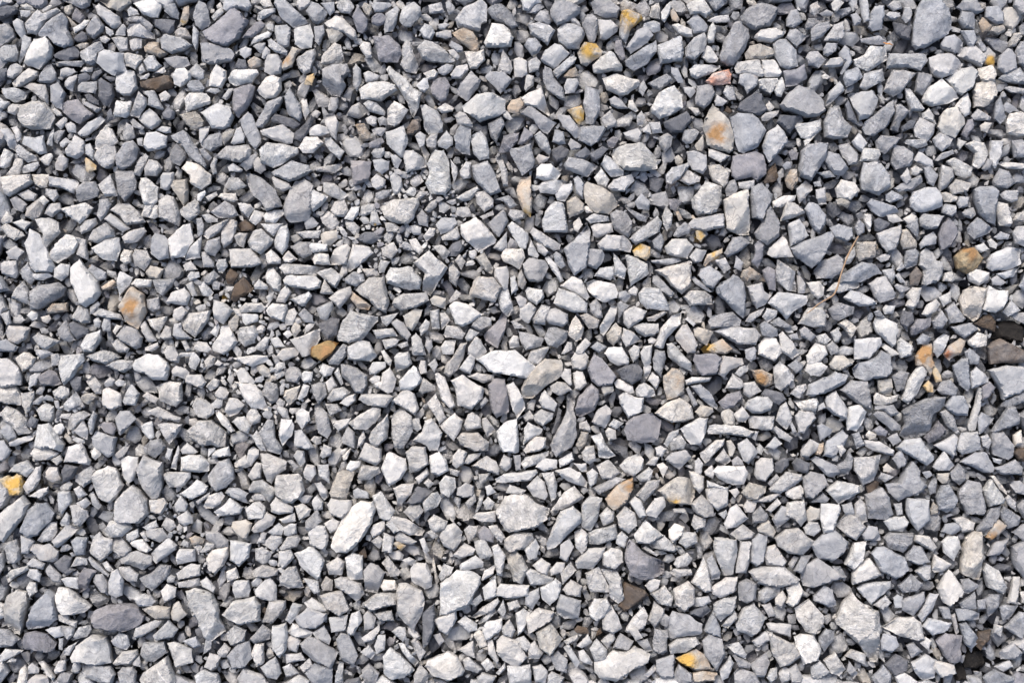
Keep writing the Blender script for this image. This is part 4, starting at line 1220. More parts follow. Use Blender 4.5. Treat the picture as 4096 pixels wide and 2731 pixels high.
g 2579 2341 2609 2311 2643 2320 2635 2354 2601 2369
p 1376 875 1405 826 1439 826 1434 855 1410 885
o 2813 1060 2828 1017 2891 992 2891 1012 2843 1046 2823 1065
g 1331 1701 1343 1681 1407 1669 1392 1701 1353 1725
w 2598 64 2605 24 2640 0 2641 76 2620 73
g 1136 2106 1161 2092 1187 2093 1187 2132 1153 2145 1134 2136
p 903 2286 943 2266 958 2311 905 2330
g 2464 2145 2489 2123 2515 2149 2498 2192 2464 2174
w 4082 2367 4125 2358 4125 2427 4087 2410
b 3625 2581 3655 2568 3693 2606 3646 2630
n 3467 1945 3496 1918 3525 1930 3516 1965 3477 1979
b 2979 1398 3019 1383 3028 1403 3023 1437 3004 1449 2984 1432
p 562 865 581 811 616 797 611 836 594 870
d 2295 620 2342 586 2371 611 2337 640 2303 635
g 1011 1393 1060 1344 1080 1349 1070 1388 1050 1407
b 3623 904 3672 870 3677 919 3672 953 3648 929
b 2212 1017 2224 1004 2244 1014 2266 1065 2244 1075 2219 1056
g 1281 2341 1303 2303 1332 2320 1328 2363 1290 2363
g 936 1852 982 1818 1006 1862 982 1872 938 1867
g 3985 1095 4053 1075 4085 1065 4053 1109 4019 1117
g 774 1388 791 1364 826 1369 845 1398 831 1410 796 1408
g 1026 78 1031 54 1055 37 1104 32 1102 51 1055 73 1036 83
b 1979 797 2035 780 2074 821 2040 836 2015 806
b 813 1109 855 1078 879 1104 835 1139 816 1134
g 1634 958 1664 953 1695 997 1678 1021 1649 997
g 1275 1486 1290 1452 1339 1471 1324 1501 1295 1508
g 1522 1266 1600 1246 1566 1290 1546 1307 1527 1290
h 3845 537 3872 479 3892 474 3899 503 3867 552
g 1300 1613 1348 1613 1368 1642 1319 1664
p 230 2458 269 2454 278 2478 308 2485 303 2510 234 2483
w 3097 362 3114 322 3131 305 3141 352 3126 388 3106 383
g 2678 2290 2700 2274 2764 2277 2768 2298 2708 2309
g 2862 1041 2901 1029 2926 1075 2896 1095
g 2513 1403 2537 1378 2561 1388 2557 1427 2532 1452
b 2931 2623 2939 2615 3008 2653 2999 2673 2956 2666
g 2022 1970 2039 1935 2105 1960 2088 1982
s 870 787 884 772 943 772 953 802 933 809 899 802
g 1664 342 1693 313 1713 310 1717 352 1698 371 1678 366
g 1258 1930 1285 1926 1309 1960 1309 1989 1295 2004 1265 1950
g 244 2502 298 2507 293 2541 269 2561 249 2537
b 3080 1290 3116 1268 3170 1305 3160 1315 3097 1305
g 794 508 838 503 831 537 806 580 796 567
g 857 1574 879 1544 904 1549 916 1569 904 1598 870 1593
g 105 2302 117 2275 151 2275 166 2297 156 2327 127 2317
g 2314 2606 2336 2598 2374 2649 2370 2666 2318 2640
g 3364 2016 3407 2008 3424 2063 3381 2059
g 1527 1358 1576 1351 1600 1358 1586 1383 1542 1398
g 2973 2029 2990 1995 3029 2012 3016 2050 2982 2050
g 1247 2003 1268 1978 1294 2008 1290 2038 1256 2046
g 1172 1823 1187 1799 1216 1803 1221 1847 1202 1867
p 2234 1838 2288 1808 2298 1838 2273 1857 2239 1869
g 798 2324 824 2305 862 2350 854 2371 807 2345
b 3150 1461 3185 1437 3216 1461 3209 1481 3185 1496
g 696 129 718 107 743 112 765 151 738 156 701 144
g 1182 24 1190 -10 1238 0 1243 17 1221 34 1197 42
g 2830 83 2862 64 2916 59 2921 88 2867 93
b 223 250 254 245 328 242 335 254 321 270 250 263
g 2891 371 2906 342 2935 352 2945 401 2916 401
g 2110 997 2124 958 2158 1021 2151 1038 2112 1021
p 862 1060 874 1036 904 1034 911 1065 889 1095 872 1090
g 257 330 272 310 308 297 308 312 286 366 268 357 258 346
n 899 1109 918 1073 953 1095 928 1139 906 1134
g 2953 728 3019 719 3019 743 2994 762 2955 753
g 638 1349 660 1300 684 1310 689 1354 655 1361
g 1478 894 1483 850 1503 836 1527 899 1493 904
d 647 451 670 424 700 446 696 473 670 482 650 473
g 2404 2563 2451 2521 2464 2555 2430 2593
g 2999 2008 3042 1991 3136 1965 3084 2008
g 1067 2127 1114 2089 1136 2110 1127 2140 1093 2140
b 1412 1960 1429 1950 1473 1970 1476 1994 1415 1991
g 1451 293 1473 283 1522 303 1507 322 1463 330
b 3408 1735 3437 1725 3462 1779 3428 1794
g 2884 2504 2939 2439 2952 2469 2913 2512
p 4058 880 4073 850 4112 836 4112 894
g 85 679 98 661 152 645 156 661 134 687 89 692
s 3102 2392 3131 2358 3149 2392 3127 2431 3102 2418
g 516 161 536 154 567 156 565 192 531 205 520 192
b 1749 276 1786 254 1815 261 1810 283 1776 303 1754 293
g 3606 73 3618 29 3643 27 3650 54 3643 83 3623 93
h 286 62 304 29 333 58 339 69 319 96 286 76
d 2205 1735 2234 1628 2249 1642 2239 1696 2224 1730
g 3043 469 3062 449 3119 440 3111 464 3072 484 3048 484
g 181 753 225 758 234 782 215 809 181 782
g 2596 489 2640 486 2652 532 2610 535
g 1129 2666 1161 2653 1196 2692 1144 2707
w 2642 49 2679 7 2686 24 2679 59 2659 90 2645 78
g 1703 562 1722 537 1752 532 1742 591 1708 586
p 1356 1613 1378 1588 1422 1574 1422 1603 1392 1628
b 782 870 806 870 818 899 811 938 791 948
b 132 1393 186 1398 213 1415 166 1437 142 1417
g 3530 1080 3574 1070 3584 1104 3569 1136 3545 1109
g 105 2253 132 2231 181 2253 171 2278 112 2263
b 2469 1212 2483 1202 2520 1222 2474 1278
g 3046 2418 3084 2410 3106 2461 3076 2469
d -13 277 0 272 27 272 31 295 18 321 -9 330
w 994 183 1021 147 1070 122 1087 134 1077 151 1011 173
b 2498 806 2522 836 2586 865 2586 889 2552 880 2503 831
p 46 889 88 875 127 889 98 924
g 867 2606 896 2570 922 2593 905 2628 875 2628
t 884 537 914 515 938 518 933 542 894 581
g 1285 1144 1297 1112 1336 1173 1319 1178 1280 1173
o 718 93 735 29 755 24 760 59 745 93 728 102
g 2068 1109 2085 1070 2107 1129 2092 1158 2073 1144
g 3828 811 3838 784 3882 787 3872 826 3838 833
g 1278 1823 1295 1774 1329 1789 1324 1818 1290 1835
p 2095 352 2107 298 2136 303 2134 342 2102 369
b 730 2563 785 2542 802 2581 777 2593
b 2684 269 2713 274 2737 332 2713 332 2684 293
o 989 244 1016 225 1045 239 1041 264 1006 276 992 264
b 2547 2563 2592 2555 2613 2602 2583 2608
w 4038 166 4058 132 4082 129 4092 147 4063 186 4041 186
p 3755 1187 3804 1166 3809 1207 3775 1227
t 322 1588 342 1571 371 1569 386 1588 352 1618 332 1608
g 278 2268 303 2224 347 2234 347 2258
h 1473 572 1527 545 1537 567 1512 594 1476 594
g 3241 20 3273 0 3282 24 3277 54 3258 66 3241 49
b 3667 1358 3692 1332 3726 1349 3716 1378 3672 1378
p 1537 889 1571 889 1600 909 1590 931 1546 926
g 2982 1285 2999 1256 3062 1227 3043 1261 3004 1290
b 1282 12 1336 7 1339 44 1319 64 1300 39
s 3765 770 3784 767 3836 787 3828 806 3779 806
g 721 1799 747 1769 791 1808 772 1816 728 1816
o 3916 93 3931 68 3970 103 3960 122 3931 129
g 241 277 268 268 295 275 308 290 272 306 239 306
p 503 2136 552 2112 557 2146 518 2170 503 2156
h 2672 797 2696 792 2730 806 2701 846 2681 836
g 772 98 796 127 791 181 782 200 768 171
g 1312 425 1322 388 1354 393 1351 430 1336 447 1312 440
w 1202 403 1226 396 1238 449 1221 480 1212 464
g 2654 1774 2679 1730 2718 1715 2713 1735 2669 1789
g 1440 2606 1474 2579 1504 2610 1483 2638
b 3713 1945 3740 1896 3750 1916 3745 1970 3721 1979
g 349 1691 371 1642 386 1657 366 1737 357 1735
g 1444 1073 1507 1073 1517 1100 1468 1109
g 1197 1501 1216 1483 1251 1486 1246 1525 1216 1532
w 3324 15 3341 -5 3385 5 3346 51 3329 34
b 3757 2427 3800 2427 3809 2478 3775 2474
g 3189 1100 3204 1104 3226 1139 3219 1173 3194 1173
g 3921 1745 3950 1735 3970 1764 3955 1796 3931 1784
p 31 429 49 415 87 420 85 437 58 462 31 451
g 1659 542 1678 525 1703 542 1698 581 1678 594
g 115 1984 161 1955 193 1945 191 1970 161 1994
g 122 1095 195 1090 210 1104 171 1122 142 1119
g 1187 1593 1212 1535 1238 1544 1226 1584 1197 1603
p 103 2351 117 2322 142 2331 147 2366 117 2388
g 1300 1530 1329 1498 1348 1544 1314 1569
g 213 2683 230 2644 259 2639 259 2683 220 2695
g 4019 352 4038 344 4112 357 4102 376 4043 371
g 2591 1520 2610 1488 2635 1505 2640 1525 2625 1557
g 337 580 357 571 377 603 373 643 339 616
w 1744 435 1781 410 1815 430 1810 445 1766 454
g 1742 132 1781 120 1805 122 1808 151 1781 156 1744 147
b 3420 909 3437 875 3462 899 3459 929 3433 946
y 337 638 344 630 384 661 382 679 353 692 342 683
g 1483 611 1498 594 1537 591 1539 611 1522 635 1493 630
g 3980 2666 4040 2640 4057 2666 4014 2687
g 3062 1789 3102 1745 3131 1774 3097 1799
g 349 2234 357 2224 435 2297 430 2307 371 2268
p 1383 1877 1400 1842 1444 1842 1439 1867 1405 1886
g 823 1544 855 1510 879 1520 874 1549 840 1564
g 2777 1842 2794 1828 2813 1852 2804 1896 2779 1891
g 3591 2375 3612 2384 3608 2431 3578 2431 3572 2388
g 112 1554 117 1505 137 1491 161 1491 142 1540
p 2420 1725 2434 1708 2464 1720 2466 1755 2434 1764
d 936 274 953 234 982 239 992 274 977 281
s 4055 1740 4087 1720 4092 1779 4058 1786
g 3307 1383 3331 1363 3356 1388 3356 1412 3326 1421
p 3525 1383 3540 1371 3604 1417 3564 1427
g 1923 2316 1936 2281 1983 2256 1970 2298 1928 2324
g 1759 1251 1781 1249 1803 1280 1766 1319
g 2036 1363 2053 1339 2073 1344 2080 1388 2039 1393
g 1129 1031 1153 1002 1190 1036 1163 1053 1138 1051
g 1659 1911 1708 1869 1717 1896 1674 1938
t 3748 1891 3799 1891 3792 1930 3770 1935 3750 1916
p 2306 2581 2353 2534 2370 2568 2327 2593
g 1639 1706 1644 1676 1674 1672 1686 1715 1669 1728
p 3263 1344 3302 1332 3326 1358 3307 1376 3273 1368
g 357 1974 371 1967 405 2023 391 2040 366 2018
t 2906 1764 2926 1759 2945 1789 2931 1828 2916 1828
w 3687 454 3716 432 3738 464 3735 489 3692 474
g 2040 1109 2059 1100 2074 1158 2045 1180
g 3850 850 3862 836 3897 828 3906 860 3887 875 3858 865
b 3386 2683 3398 2640 3433 2692 3415 2717
d 310 299 344 288 362 304 359 317 339 330 312 337
p 1014 1139 1036 1114 1072 1144 1070 1158 1016 1158
b 2359 1388 2390 1363 2430 1388 2395 1412
g 955 200 982 186 1006 195 1002 220 977 237 958 220
g 1691 943 1717 909 1742 914 1737 943 1703 968
g 1854 1852 1874 1818 1928 1808 1913 1833 1874 1857
b 3243 2009 3292 1967 3321 1994 3307 2009
d 337 379 357 373 395 402 397 424 357 415 344 397
y 3723 1481 3738 1457 3765 1501 3767 1525 3745 1530
w 290 112 321 96 337 78 359 80 353 100 330 118 297 134
g 1510 1070 1522 1038 1561 1046 1537 1090 1517 1092
b 2058 1187 2078 1178 2107 1197 2102 1227 2078 1234
g 1114 2076 1179 2049 1183 2085 1136 2093
p 3545 858 3584 855 3616 885 3574 893 3555 885
p 3067 2709 3084 2675 3110 2670 3110 2709 3084 2731
g 1077 1354 1109 1344 1143 1388 1099 1390
b 2639 2469 2660 2451 2688 2469 2669 2508 2643 2495
w 0 885 24 841 51 870 44 889 10 899
b 3965 1114 3990 1100 4029 1129 4004 1144 3970 1139
g 1923 2653 1949 2632 1983 2666 1945 2687
d 3604 508 3643 479 3665 484 3652 513 3608 530
b 2051 1818 2083 1818 2085 1879 2063 1882
b 3550 1750 3589 1730 3608 1764 3574 1784
g 1859 1349 1879 1315 1920 1329 1884 1363 1864 1363
w 3380 1031 3419 987 3424 1017 3400 1056 3378 1060
b 2105 49 2132 20 2166 15 2178 29 2146 54
g 3550 24 3574 2 3601 5 3608 34 3574 46
b 2474 1168 2503 1161 2525 1183 2503 1212 2474 1192
p 1930 2009 1952 1984 1979 2009 1967 2038 1942 2038
w 154 632 179 618 205 614 210 625 192 663 179 661 156 638
g 1196 2666 1238 2632 1251 2666 1213 2692
b 1559 620 1583 618 1608 640 1590 677 1576 669
w 3611 875 3648 853 3667 865 3662 894 3633 899
b 2271 576 2283 552 2327 581 2322 596 2283 601
g 2317 1691 2347 1679 2366 1711 2361 1730 2317 1715
g 3735 640 3770 611 3814 598 3819 616 3755 645
w 1693 293 1737 275 1754 293 1742 313 1713 320
t 3960 125 3970 107 4014 98 4024 122 3999 139
g 1801 635 1830 669 1832 694 1815 733 1805 694
h 3491 1720 3521 1701 3555 1725 3545 1745 3511 1740
g 2144 973 2166 973 2198 1007 2180 1026 2151 1007
o 755 2149 777 2140 820 2157 811 2174 768 2179
d 295 152 328 125 346 134 348 156 335 167 308 169 295 162
g 2511 2512 2541 2505 2571 2546 2541 2559
w 3770 1124 3779 1092 3809 1085 3823 1114 3809 1129
s 2625 1857 2654 1847 2674 1867 2654 1913
p 151 2649 171 2642 220 2708 210 2722
g 2938 1493 2960 1466 2994 1459 2994 1481 2960 1510
p 1676 1310 1703 1275 1720 1290 1708 1324 1683 1344
w 3457 855 3486 858 3489 894 3477 929 3457 885
g 2028 2410 2070 2397 2083 2427 2036 2444
b 326 406 353 406 404 433 384 451 366 440 330 420
o 2251 308 2278 278 2303 266 2312 288 2307 305 2268 313
t 3343 797 3380 789 3404 811 3390 833 3351 816
h 2427 562 2454 542 2481 552 2454 594 2434 586
g 3063 2038 3110 1991 3127 2012 3084 2050
g 801 860 835 855 870 875 870 889 831 892
g 1872 2410 1923 2371 1932 2401 1902 2427
g 293 1955 318 1940 347 1979 313 1996
g 1481 2162 1517 2139 1536 2162 1517 2196
p 3321 1329 3351 1310 3368 1339 3360 1358 3341 1368
g 2547 464 2566 442 2583 469 2571 508 2549 498
b 3975 948 4004 924 4041 938 4033 958 3990 960
g 2857 405 2867 376 2911 405 2891 425 2862 423
g 2586 1271 2659 1244 2669 1251 2620 1285 2591 1285
g 740 1139 767 1124 789 1183 767 1187
g 679 1872 713 1781 718 1799 703 1879
g 493 1828 469 1833 459 1818 493 1784 518 1779 508 1803
g 569 1584 586 1566 635 1593 620 1615 586 1598
b 212 531 237 520 259 522 228 576 212 567
g 906 664 933 650 970 679 958 689 914 686
b 1793 181 1805 161 1849 186 1852 205 1830 210
g 730 1060 762 1041 791 1080 743 1085
g 567 2107 625 2077 633 2107 591 2124
b 4009 425 4029 405 4068 435 4038 454 4019 445
p 798 2209 824 2170 864 2174 864 2187 824 2209
p 2434 1701 2454 1672 2498 1691 2464 1718
g 405 1305 415 1273 440 1275 440 1324 410 1324
g 2620 1789 2645 1781 2666 1794 2649 1830 2625 1823
t 2403 1554 2410 1542 2454 1544 2456 1564 2415 1584
b 2764 1109 2779 1104 2850 1168 2838 1170 2774 1129
b 2030 973 2040 948 2074 968 2069 992 2030 997
t 2779 581 2813 537 2818 586 2808 606 2789 601
g 2733 349 2774 347 2786 366 2762 393 2740 371
w 1036 10 1050 -5 1082 -2 1092 27 1055 34
b 2742 1554 2755 1544 2794 1618 2774 1628
b 1483 515 1522 508 1546 513 1527 545 1493 537
n 2297 2521 2310 2505 2353 2512 2361 2538 2310 2536
g 257 496 281 487 301 500 304 531 272 531
g 4021 1994 4038 1979 4068 2009 4063 2043 4033 2018
s 2293 889 2317 868 2332 899 2312 931 2295 919
g 807 2623 824 2546 845 2563 841 2598
g 1674 1471 1683 1439 1703 1442 1710 1491 1683 1496
g 203 1417 230 1413 239 1427 230 1461 205 1466
s 3958 1901 3980 1901 4029 1965 4029 1979 3999 1955
s 364 1808 376 1789 401 1791 405 1818 381 1840 366 1828
p 3533 1236 3545 1219 3584 1222 3574 1253 3540 1258
g 3599 708 3628 672 3643 723 3623 738
t 1446 27 1459 10 1483 22 1490 49 1476 66 1459 54
g 2554 342 2576 318 2591 352 2571 386 2554 366
g 1987 2444 2013 2392 2026 2444 2013 2469
g 3574 2013 3608 2009 3613 2057 3589 2062
g 252 2605 274 2581 313 2561 278 2620 254 2620
b 1182 1989 1226 1979 1251 1984 1231 2013 1207 2013
w 3681 2572 3706 2546 3730 2563 3715 2604
b 3928 674 3950 630 3977 650 3960 679 3941 686
g 110 2664 127 2649 156 2673 151 2693 112 2693
p 594 870 616 821 633 821 633 865 616 877
g 1473 1520 1498 1496 1522 1505 1522 1540 1488 1535
g 1818 1041 1840 1017 1864 1046 1844 1080
g 0 1256 34 1241 42 1295 24 1302
p 3902 982 3936 970 3960 997 3926 1012 3906 1002
w 3640 674 3662 660 3692 679 3672 703 3643 699
g 3511 1911 3525 1886 3579 1906 3540 1928
g 1461 474 1483 462 1507 469 1507 498 1493 506 1468 493
g 747 1104 762 1085 796 1087 799 1109 757 1126
b 2935 1070 2945 1021 2975 1051 2965 1085
g 1543 2093 1568 2080 1603 2119 1577 2132
g 1092 1476 1109 1447 1138 1449 1143 1471 1099 1491
b 794 596 816 591 848 630 835 645 806 625
g 1910 2491 1979 2433 1987 2448 1945 2486 1915 2497
g 40 511 67 504 85 536 83 558 67 569 58 536
g 2574 1466 2591 1452 2608 1466 2603 1491 2586 1518 2576 1501
g 1859 2009 1898 1974 1906 2004 1874 2038
b 3403 59 3428 51 3447 78 3442 95 3418 103
g 237 2092 264 2048 278 2063 276 2097 244 2104
s 1522 1403 1537 1398 1568 1442 1561 1464 1542 1452
g 1675 2157 1697 2149 1718 2204 1697 2215
g 2818 1886 2848 1860 2862 1891 2852 1916 2823 1901
g 1781 10 1796 0 1820 29 1818 46 1796 59 1783 29
g 2139 635 2156 616 2200 630 2190 645 2156 655
g 1913 1896 1962 1891 1947 1926 1918 1935
g 298 2013 342 1989 362 2013 337 2033
s 3921 503 3941 486 3970 493 3950 532 3926 523
t 1725 2239 1735 2230 1757 2324 1744 2341
h 3153 606 3170 596 3197 611 3189 640 3165 642
g 511 482 531 473 576 509 567 522 536 509
p 634 379 661 362 683 384 670 402 643 408
g 3263 689 3321 684 3346 708 3307 713
o 403 1148 449 1117 464 1129 440 1158 410 1161
o 2679 44 2696 32 2721 78 2711 90 2689 83
g 576 1388 630 1368 635 1388 606 1407 576 1402
y 3694 1544 3716 1520 3735 1540 3735 1569 3711 1569
b 3910 2401 3946 2392 3946 2435 3911 2435
p 234 1950 274 1923 288 1935 278 1960 244 1967
y 2782 924 2799 914 2826 943 2804 968 2786 953
b 3579 1144 3589 1134 3648 1153 3604 1175
g 3503 1031 3535 1017 3569 1014 3555 1041 3525 1050
g 2244 1415 2268 1366 2288 1369 2288 1398 2259 1417
p 3980 2495 4014 2504 4005 2546 3975 2529
g 3804 2461 3822 2452 3839 2529 3826 2538
g 621 522 647 504 683 509 683 531 661 536
g 1009 183 1031 173 1060 171 1058 195 1041 215
g 1004 1987 1021 1972 1050 1974 1063 2001 1011 2001
g 1710 1457 1742 1432 1754 1461 1737 1491
g 507 40 522 25 549 40 556 60 513 65
g 2826 1918 2906 1950 2901 1955 2826 1945
b 2926 1842 2950 1823 2970 1842 2975 1862 2931 1862
g 1427 1794 1434 1750 1454 1720 1463 1750 1449 1779
g 3545 59 3560 46 3604 49 3604 64 3579 81
g 1793 1202 1825 1158 1844 1173 1830 1197 1801 1212
b 1731 2538 1761 2529 1778 2563 1757 2581
g 1940 1945 1962 1938 1986 1970 1947 1984
g 2293 1852 2347 1852 2347 1886 2327 1886
g 840 660 855 630 870 635 862 660 867 694 850 699
s 2515 401 2532 401 2554 442 2544 449 2510 430
b 1698 1383 1703 1358 1727 1358 1732 1388 1717 1412
g 1507 474 1532 464 1549 474 1546 503 1517 503
g 1791 200 1815 195 1840 225 1830 242 1801 225
g 219 496 254 469 266 473 263 496 241 518
w 843 68 870 37 884 32 895 49 855 83
g 838 1329 870 1288 879 1310 865 1349
g 460 141 473 116 493 96 502 107 500 143
g 1334 1491 1353 1469 1373 1535 1363 1542
p 3338 1769 3356 1767 3382 1799 3360 1825
g 2041 1285 2058 1278 2107 1315 2058 1315
h 1488 933 1522 907 1539 914 1527 938 1503 953
g 1241 1759 1256 1742 1287 1745 1285 1774 1265 1779
g 1003 2328 1029 2303 1049 2324 1033 2345 1008 2345
g 185 571 210 504 214 518 208 585 187 580
t 3721 2038 3735 2006 3755 2028 3750 2057 3726 2057
w 105 1261 127 1241 151 1251 147 1275 127 1283
g 2583 1857 2615 1823 2640 1828 2620 1862
o 3263 1816 3277 1774 3297 1769 3297 1799 3282 1823
g 415 1530 440 1505 459 1520 449 1544 420 1547
p 3326 1799 3338 1789 3356 1828 3351 1847 3329 1842
g 1901 2048 1918 1979 1937 1979 1928 2018 1908 2048
s 3462 1740 3477 1720 3506 1735 3501 1759 3477 1759
g 1607 2239 1637 2226 1667 2243 1645 2264
g 704 1422 723 1408 772 1408 767 1425 713 1430
d 364 308 375 288 404 277 408 290 379 324 366 319
d 1082 73 1089 56 1121 68 1133 93 1109 95
g 359 1227 391 1205 398 1217 371 1256 357 1256
g 1048 205 1063 185 1080 200 1080 215 1055 237 1045 230
s 3533 1867 3550 1852 3579 1877 3564 1891 3535 1886
g 2271 68 2288 56 2317 88 2322 105 2288 93
s 200 1838 239 1818 249 1842 225 1862
g 1025 2174 1046 2127 1067 2132 1055 2170
n 1432 2213 1457 2187 1466 2230 1440 2243
p 2513 1163 2537 1141 2554 1158 2547 1183 2517 1178
g 0 404 36 406 38 417 13 437 -9 433
g 660 1828 669 1789 694 1794 679 1842
g 237 571 263 549 286 567 250 592 239 585
g 3070 1930 3106 1894 3121 1911 3082 1945
w 3214 562 3273 530 3233 581 3219 586
w 3950 963 3965 953 3994 977 3985 997 3960 987
g 78 40 121 42 123 56 107 71 83 67
g 884 391 914 354 932 354 916 391 904 401
t 257 27 286 17 292 36 279 58 263 56 254 42
w 80 20 103 12 129 27 138 40 116 44 89 36
g 1918 865 1972 841 1976 860 1932 880
p 2254 2563 2310 2539 2314 2555 2267 2581
d 426 451 442 433 451 460 460 473 429 489
o 1568 2172 1594 2164 1624 2183 1603 2203
g 2916 1960 2950 1950 2960 1970 2940 1994
s 159 1266 195 1258 203 1275 186 1295 166 1285
g 2566 2192 2583 2183 2639 2217 2626 2226
b 1172 1872 1148 1842 1168 1838 1197 1867 1168 1891
b 3275 54 3307 37 3334 51 3326 64 3287 64
g 371 1280 391 1266 405 1285 396 1312 376 1305
g 821 364 840 351 874 352 882 366 860 376
w 2750 425 2794 432 2804 454 2784 464
b 3128 660 3146 645 3170 647 3165 674 3141 679
g 1705 2127 1727 2117 1757 2145 1731 2157
p 787 777 818 760 823 772 801 806 787 802
g 3153 2256 3178 2221 3196 2230 3170 2273
g 2575 2700 2618 2657 2626 2675 2592 2709
p 454 1530 474 1515 506 1525 498 1542 469 1544
w 3062 420 3077 403 3099 430 3082 449 3065 440
p 1060 100 1080 88 1097 98 1094 127 1070 122
g 528 2659 530 2644 557 2620 562 2668
t 2694 2033 2740 2033 2752 2057 2696 2048
g 1063 1187 1097 1161 1089 1197 1075 1224
g 723 1364 743 1359 762 1398 743 1408
g 1752 98 1781 90 1801 98 1776 122 1754 115
w 154 802 176 782 200 806 181 824
p 821 787 865 765 870 782 835 806
w 3828 581 3833 554 3867 567 3838 601
w 405 2253 425 2243 452 2278 445 2287 425 2278
b 3150 1339 3189 1330 3197 1359 3165 1359
g 1796 1872 1840 1882 1830 1906 1801 1896
p 1693 1930 1713 1913 1737 1935 1713 1955
g 1581 1378 1630 1363 1634 1383 1605 1395
b 1918 1608 1942 1586 1957 1603 1923 1635
b 782 2004 840 1967 831 1989 791 2018
p 2009 449 2029 442 2052 476 2039 481 2014 467
w 664 2307 684 2297 701 2307 694 2329 667 2329
t 299 181 330 170 353 172 348 187 319 196
p 283 1759 303 1747 337 1759 337 1772 313 1774
p 2569 515 2596 496 2606 537 2571 528
b 3687 1886 3721 1882 3731 1901 3706 1916
g 1983 2692 2022 2645 2022 2675 1996 2700
g 3270 1623 3297 1608 3307 1632 3270 1647
g 3579 1100 3599 1090 3623 1129 3604 1131
g 554 295 554 272 567 252 585 286 562 297
g 397 147 420 143 440 156 420 174 402 167
s 1368 1823 1407 1784 1387 1838 1373 1842
b 3496 1246 3516 1236 3540 1266 3540 1271 3506 1266
g 420 105 451 123 455 138 440 147 424 134
g 321 286 335 268 371 270 368 286 344 290
p 205 440 219 431 246 451 248 464 228 467
w 828 1833 831 1794 860 1789 860 1803
g 234 2551 254 2551 249 2600 234 2595
d 413 299 458 308 458 321 440 329 417 312
g 557 2131 576 2121 596 2165 581 2165
g 2735 1275 2750 1266 2784 1295 2774 1307
p 2872 2053 2906 2038 2911 2057 2896 2076
s 449 1324 464 1297 489 1305 459 1339
g 3004 1750 3023 1720 3038 1725 3023 1764
s 2327 824 2351 824 2373 850 2347 853
g 3158 1696 3170 1686 3189 1725 3170 1733
g 3586 1080 3608 1046 3623 1070 3599 1087
w 2591 1358 2605 1346 2630 1358 2615 1376 2596 1373
o 2701 846 2716 843 2735 880 2716 885
w 163 40 179 27 201 19 208 25 196 40 170 50
g 545 554 569 549 569 585 549 580
w 614 292 656 266 663 286 650 295
g 717 2179 734 2157 755 2170 751 2189
g 3253 728 3282 723 3287 747 3258 747
t 261 58 279 71 306 100 286 107 275 85
g 3970 1830 4011 1838 3999 1857 3975 1847
g 558 308 594 290 598 299 585 317 558 318
w 3285 303 3302 293 3326 308 3312 318 3290 315
n 2899 440 2911 420 2935 445 2921 454
g 855 1457 870 1437 892 1452 879 1466
w 24 2649 44 2627 64 2639 59 2649
n 2387 2529 2404 2512 2412 2534 2387 2546
p 681 1711 713 1711 708 1730 689 1728
y 1216 337 1226 303 1256 293 1258 313 1248 342
""".strip().splitlines()
def dec(s):
    q = s.split()
    return q[0], np.array([float(v) for v in q[1:]]).reshape(-1, 2)
STONES = [dec(s) for s in DATA]           # largest first

def area(p):
    x, y = p[:, 0], p[:, 1]
    return 0.5 * float(np.sum(x * np.roll(y, -1) - y * np.roll(x, -1)))
def centroid(p):
    x, y = p[:, 0], p[:, 1]
    c = x * np.roll(y, -1) - y * np.roll(x, -1)
    a = c.sum() / 2
    return np.array([((x + np.roll(x, -1)) * c).sum() / (6 * a), ((y + np.roll(y, -1)) * c).sum() / (6 * a)])
def inside(p, gx, gy):
    m = np.zeros(gx.shape, bool)
    n = len(p)
    for i in range(n):
        ax, ay = p[i]; bx, by = p[(i + 1) % n]
        if ay == by: continue
        m ^= ((ay > gy) != (by > gy)) & (gx < (bx - ax) * (gy - ay) / (by - ay) + ax)
    return m
def seg_dist(p, q):                       # distance of every point q to every edge of outline p
    a = p; b = np.roll(p, -1, axis=0); d = b - a
    L = np.maximum((d ** 2).sum(1), 1e-9)
    t = np.clip(((q[:, None, :] - a[None]) * d[None]).sum(2) / L[None], 0, 1)
    return np.linalg.norm(q[:, None, :] - (a[None] + t[..., None] * d[None]), axis=2)

# ---------------------------------------------------------------- colours (base colours, one per stone; black rock deepened to paint hollow shade)
TINT = {'w': (.53, .525, .515), 'p': (.465, .463, .459), 'g': (.412, .413, .414), 'b': (.305, .311, .324), 'd': (.135, .140, .155),
        'k': (.022, .020, .019), 'h': (.235, .232, .248), 't': (.39, .378, .358), 's': (.54, .525, .50), 'y': (.50, .46, .38),
        'o': (.37, .355, .33), 'r': (.54, .49, .465), 'n': (.12, .102, .090), 'm': (.20, .182, .172), 'a': (.27, .20, .10), 'c': (.40, .33, .22)}
STAIN = {'y': ((.56, .32, .06), .55), 'o': ((.44, .26, .11), .35), 'r': ((.52, .24, .16), .85), 't': ((.38, .31, .22), .2),
         's': ((.50, .42, .32), .12), 'n': ((.10, .06, .03), .5), 'm': ((.11, .08, .06), .6), 'a': ((.20, .09, .02), .8), 'c': ((.22, .15, .08), .7)}
GOLD, RUST, RED = (.50, .32, .09), (.34, .205, .10), (.28, .10, .04)
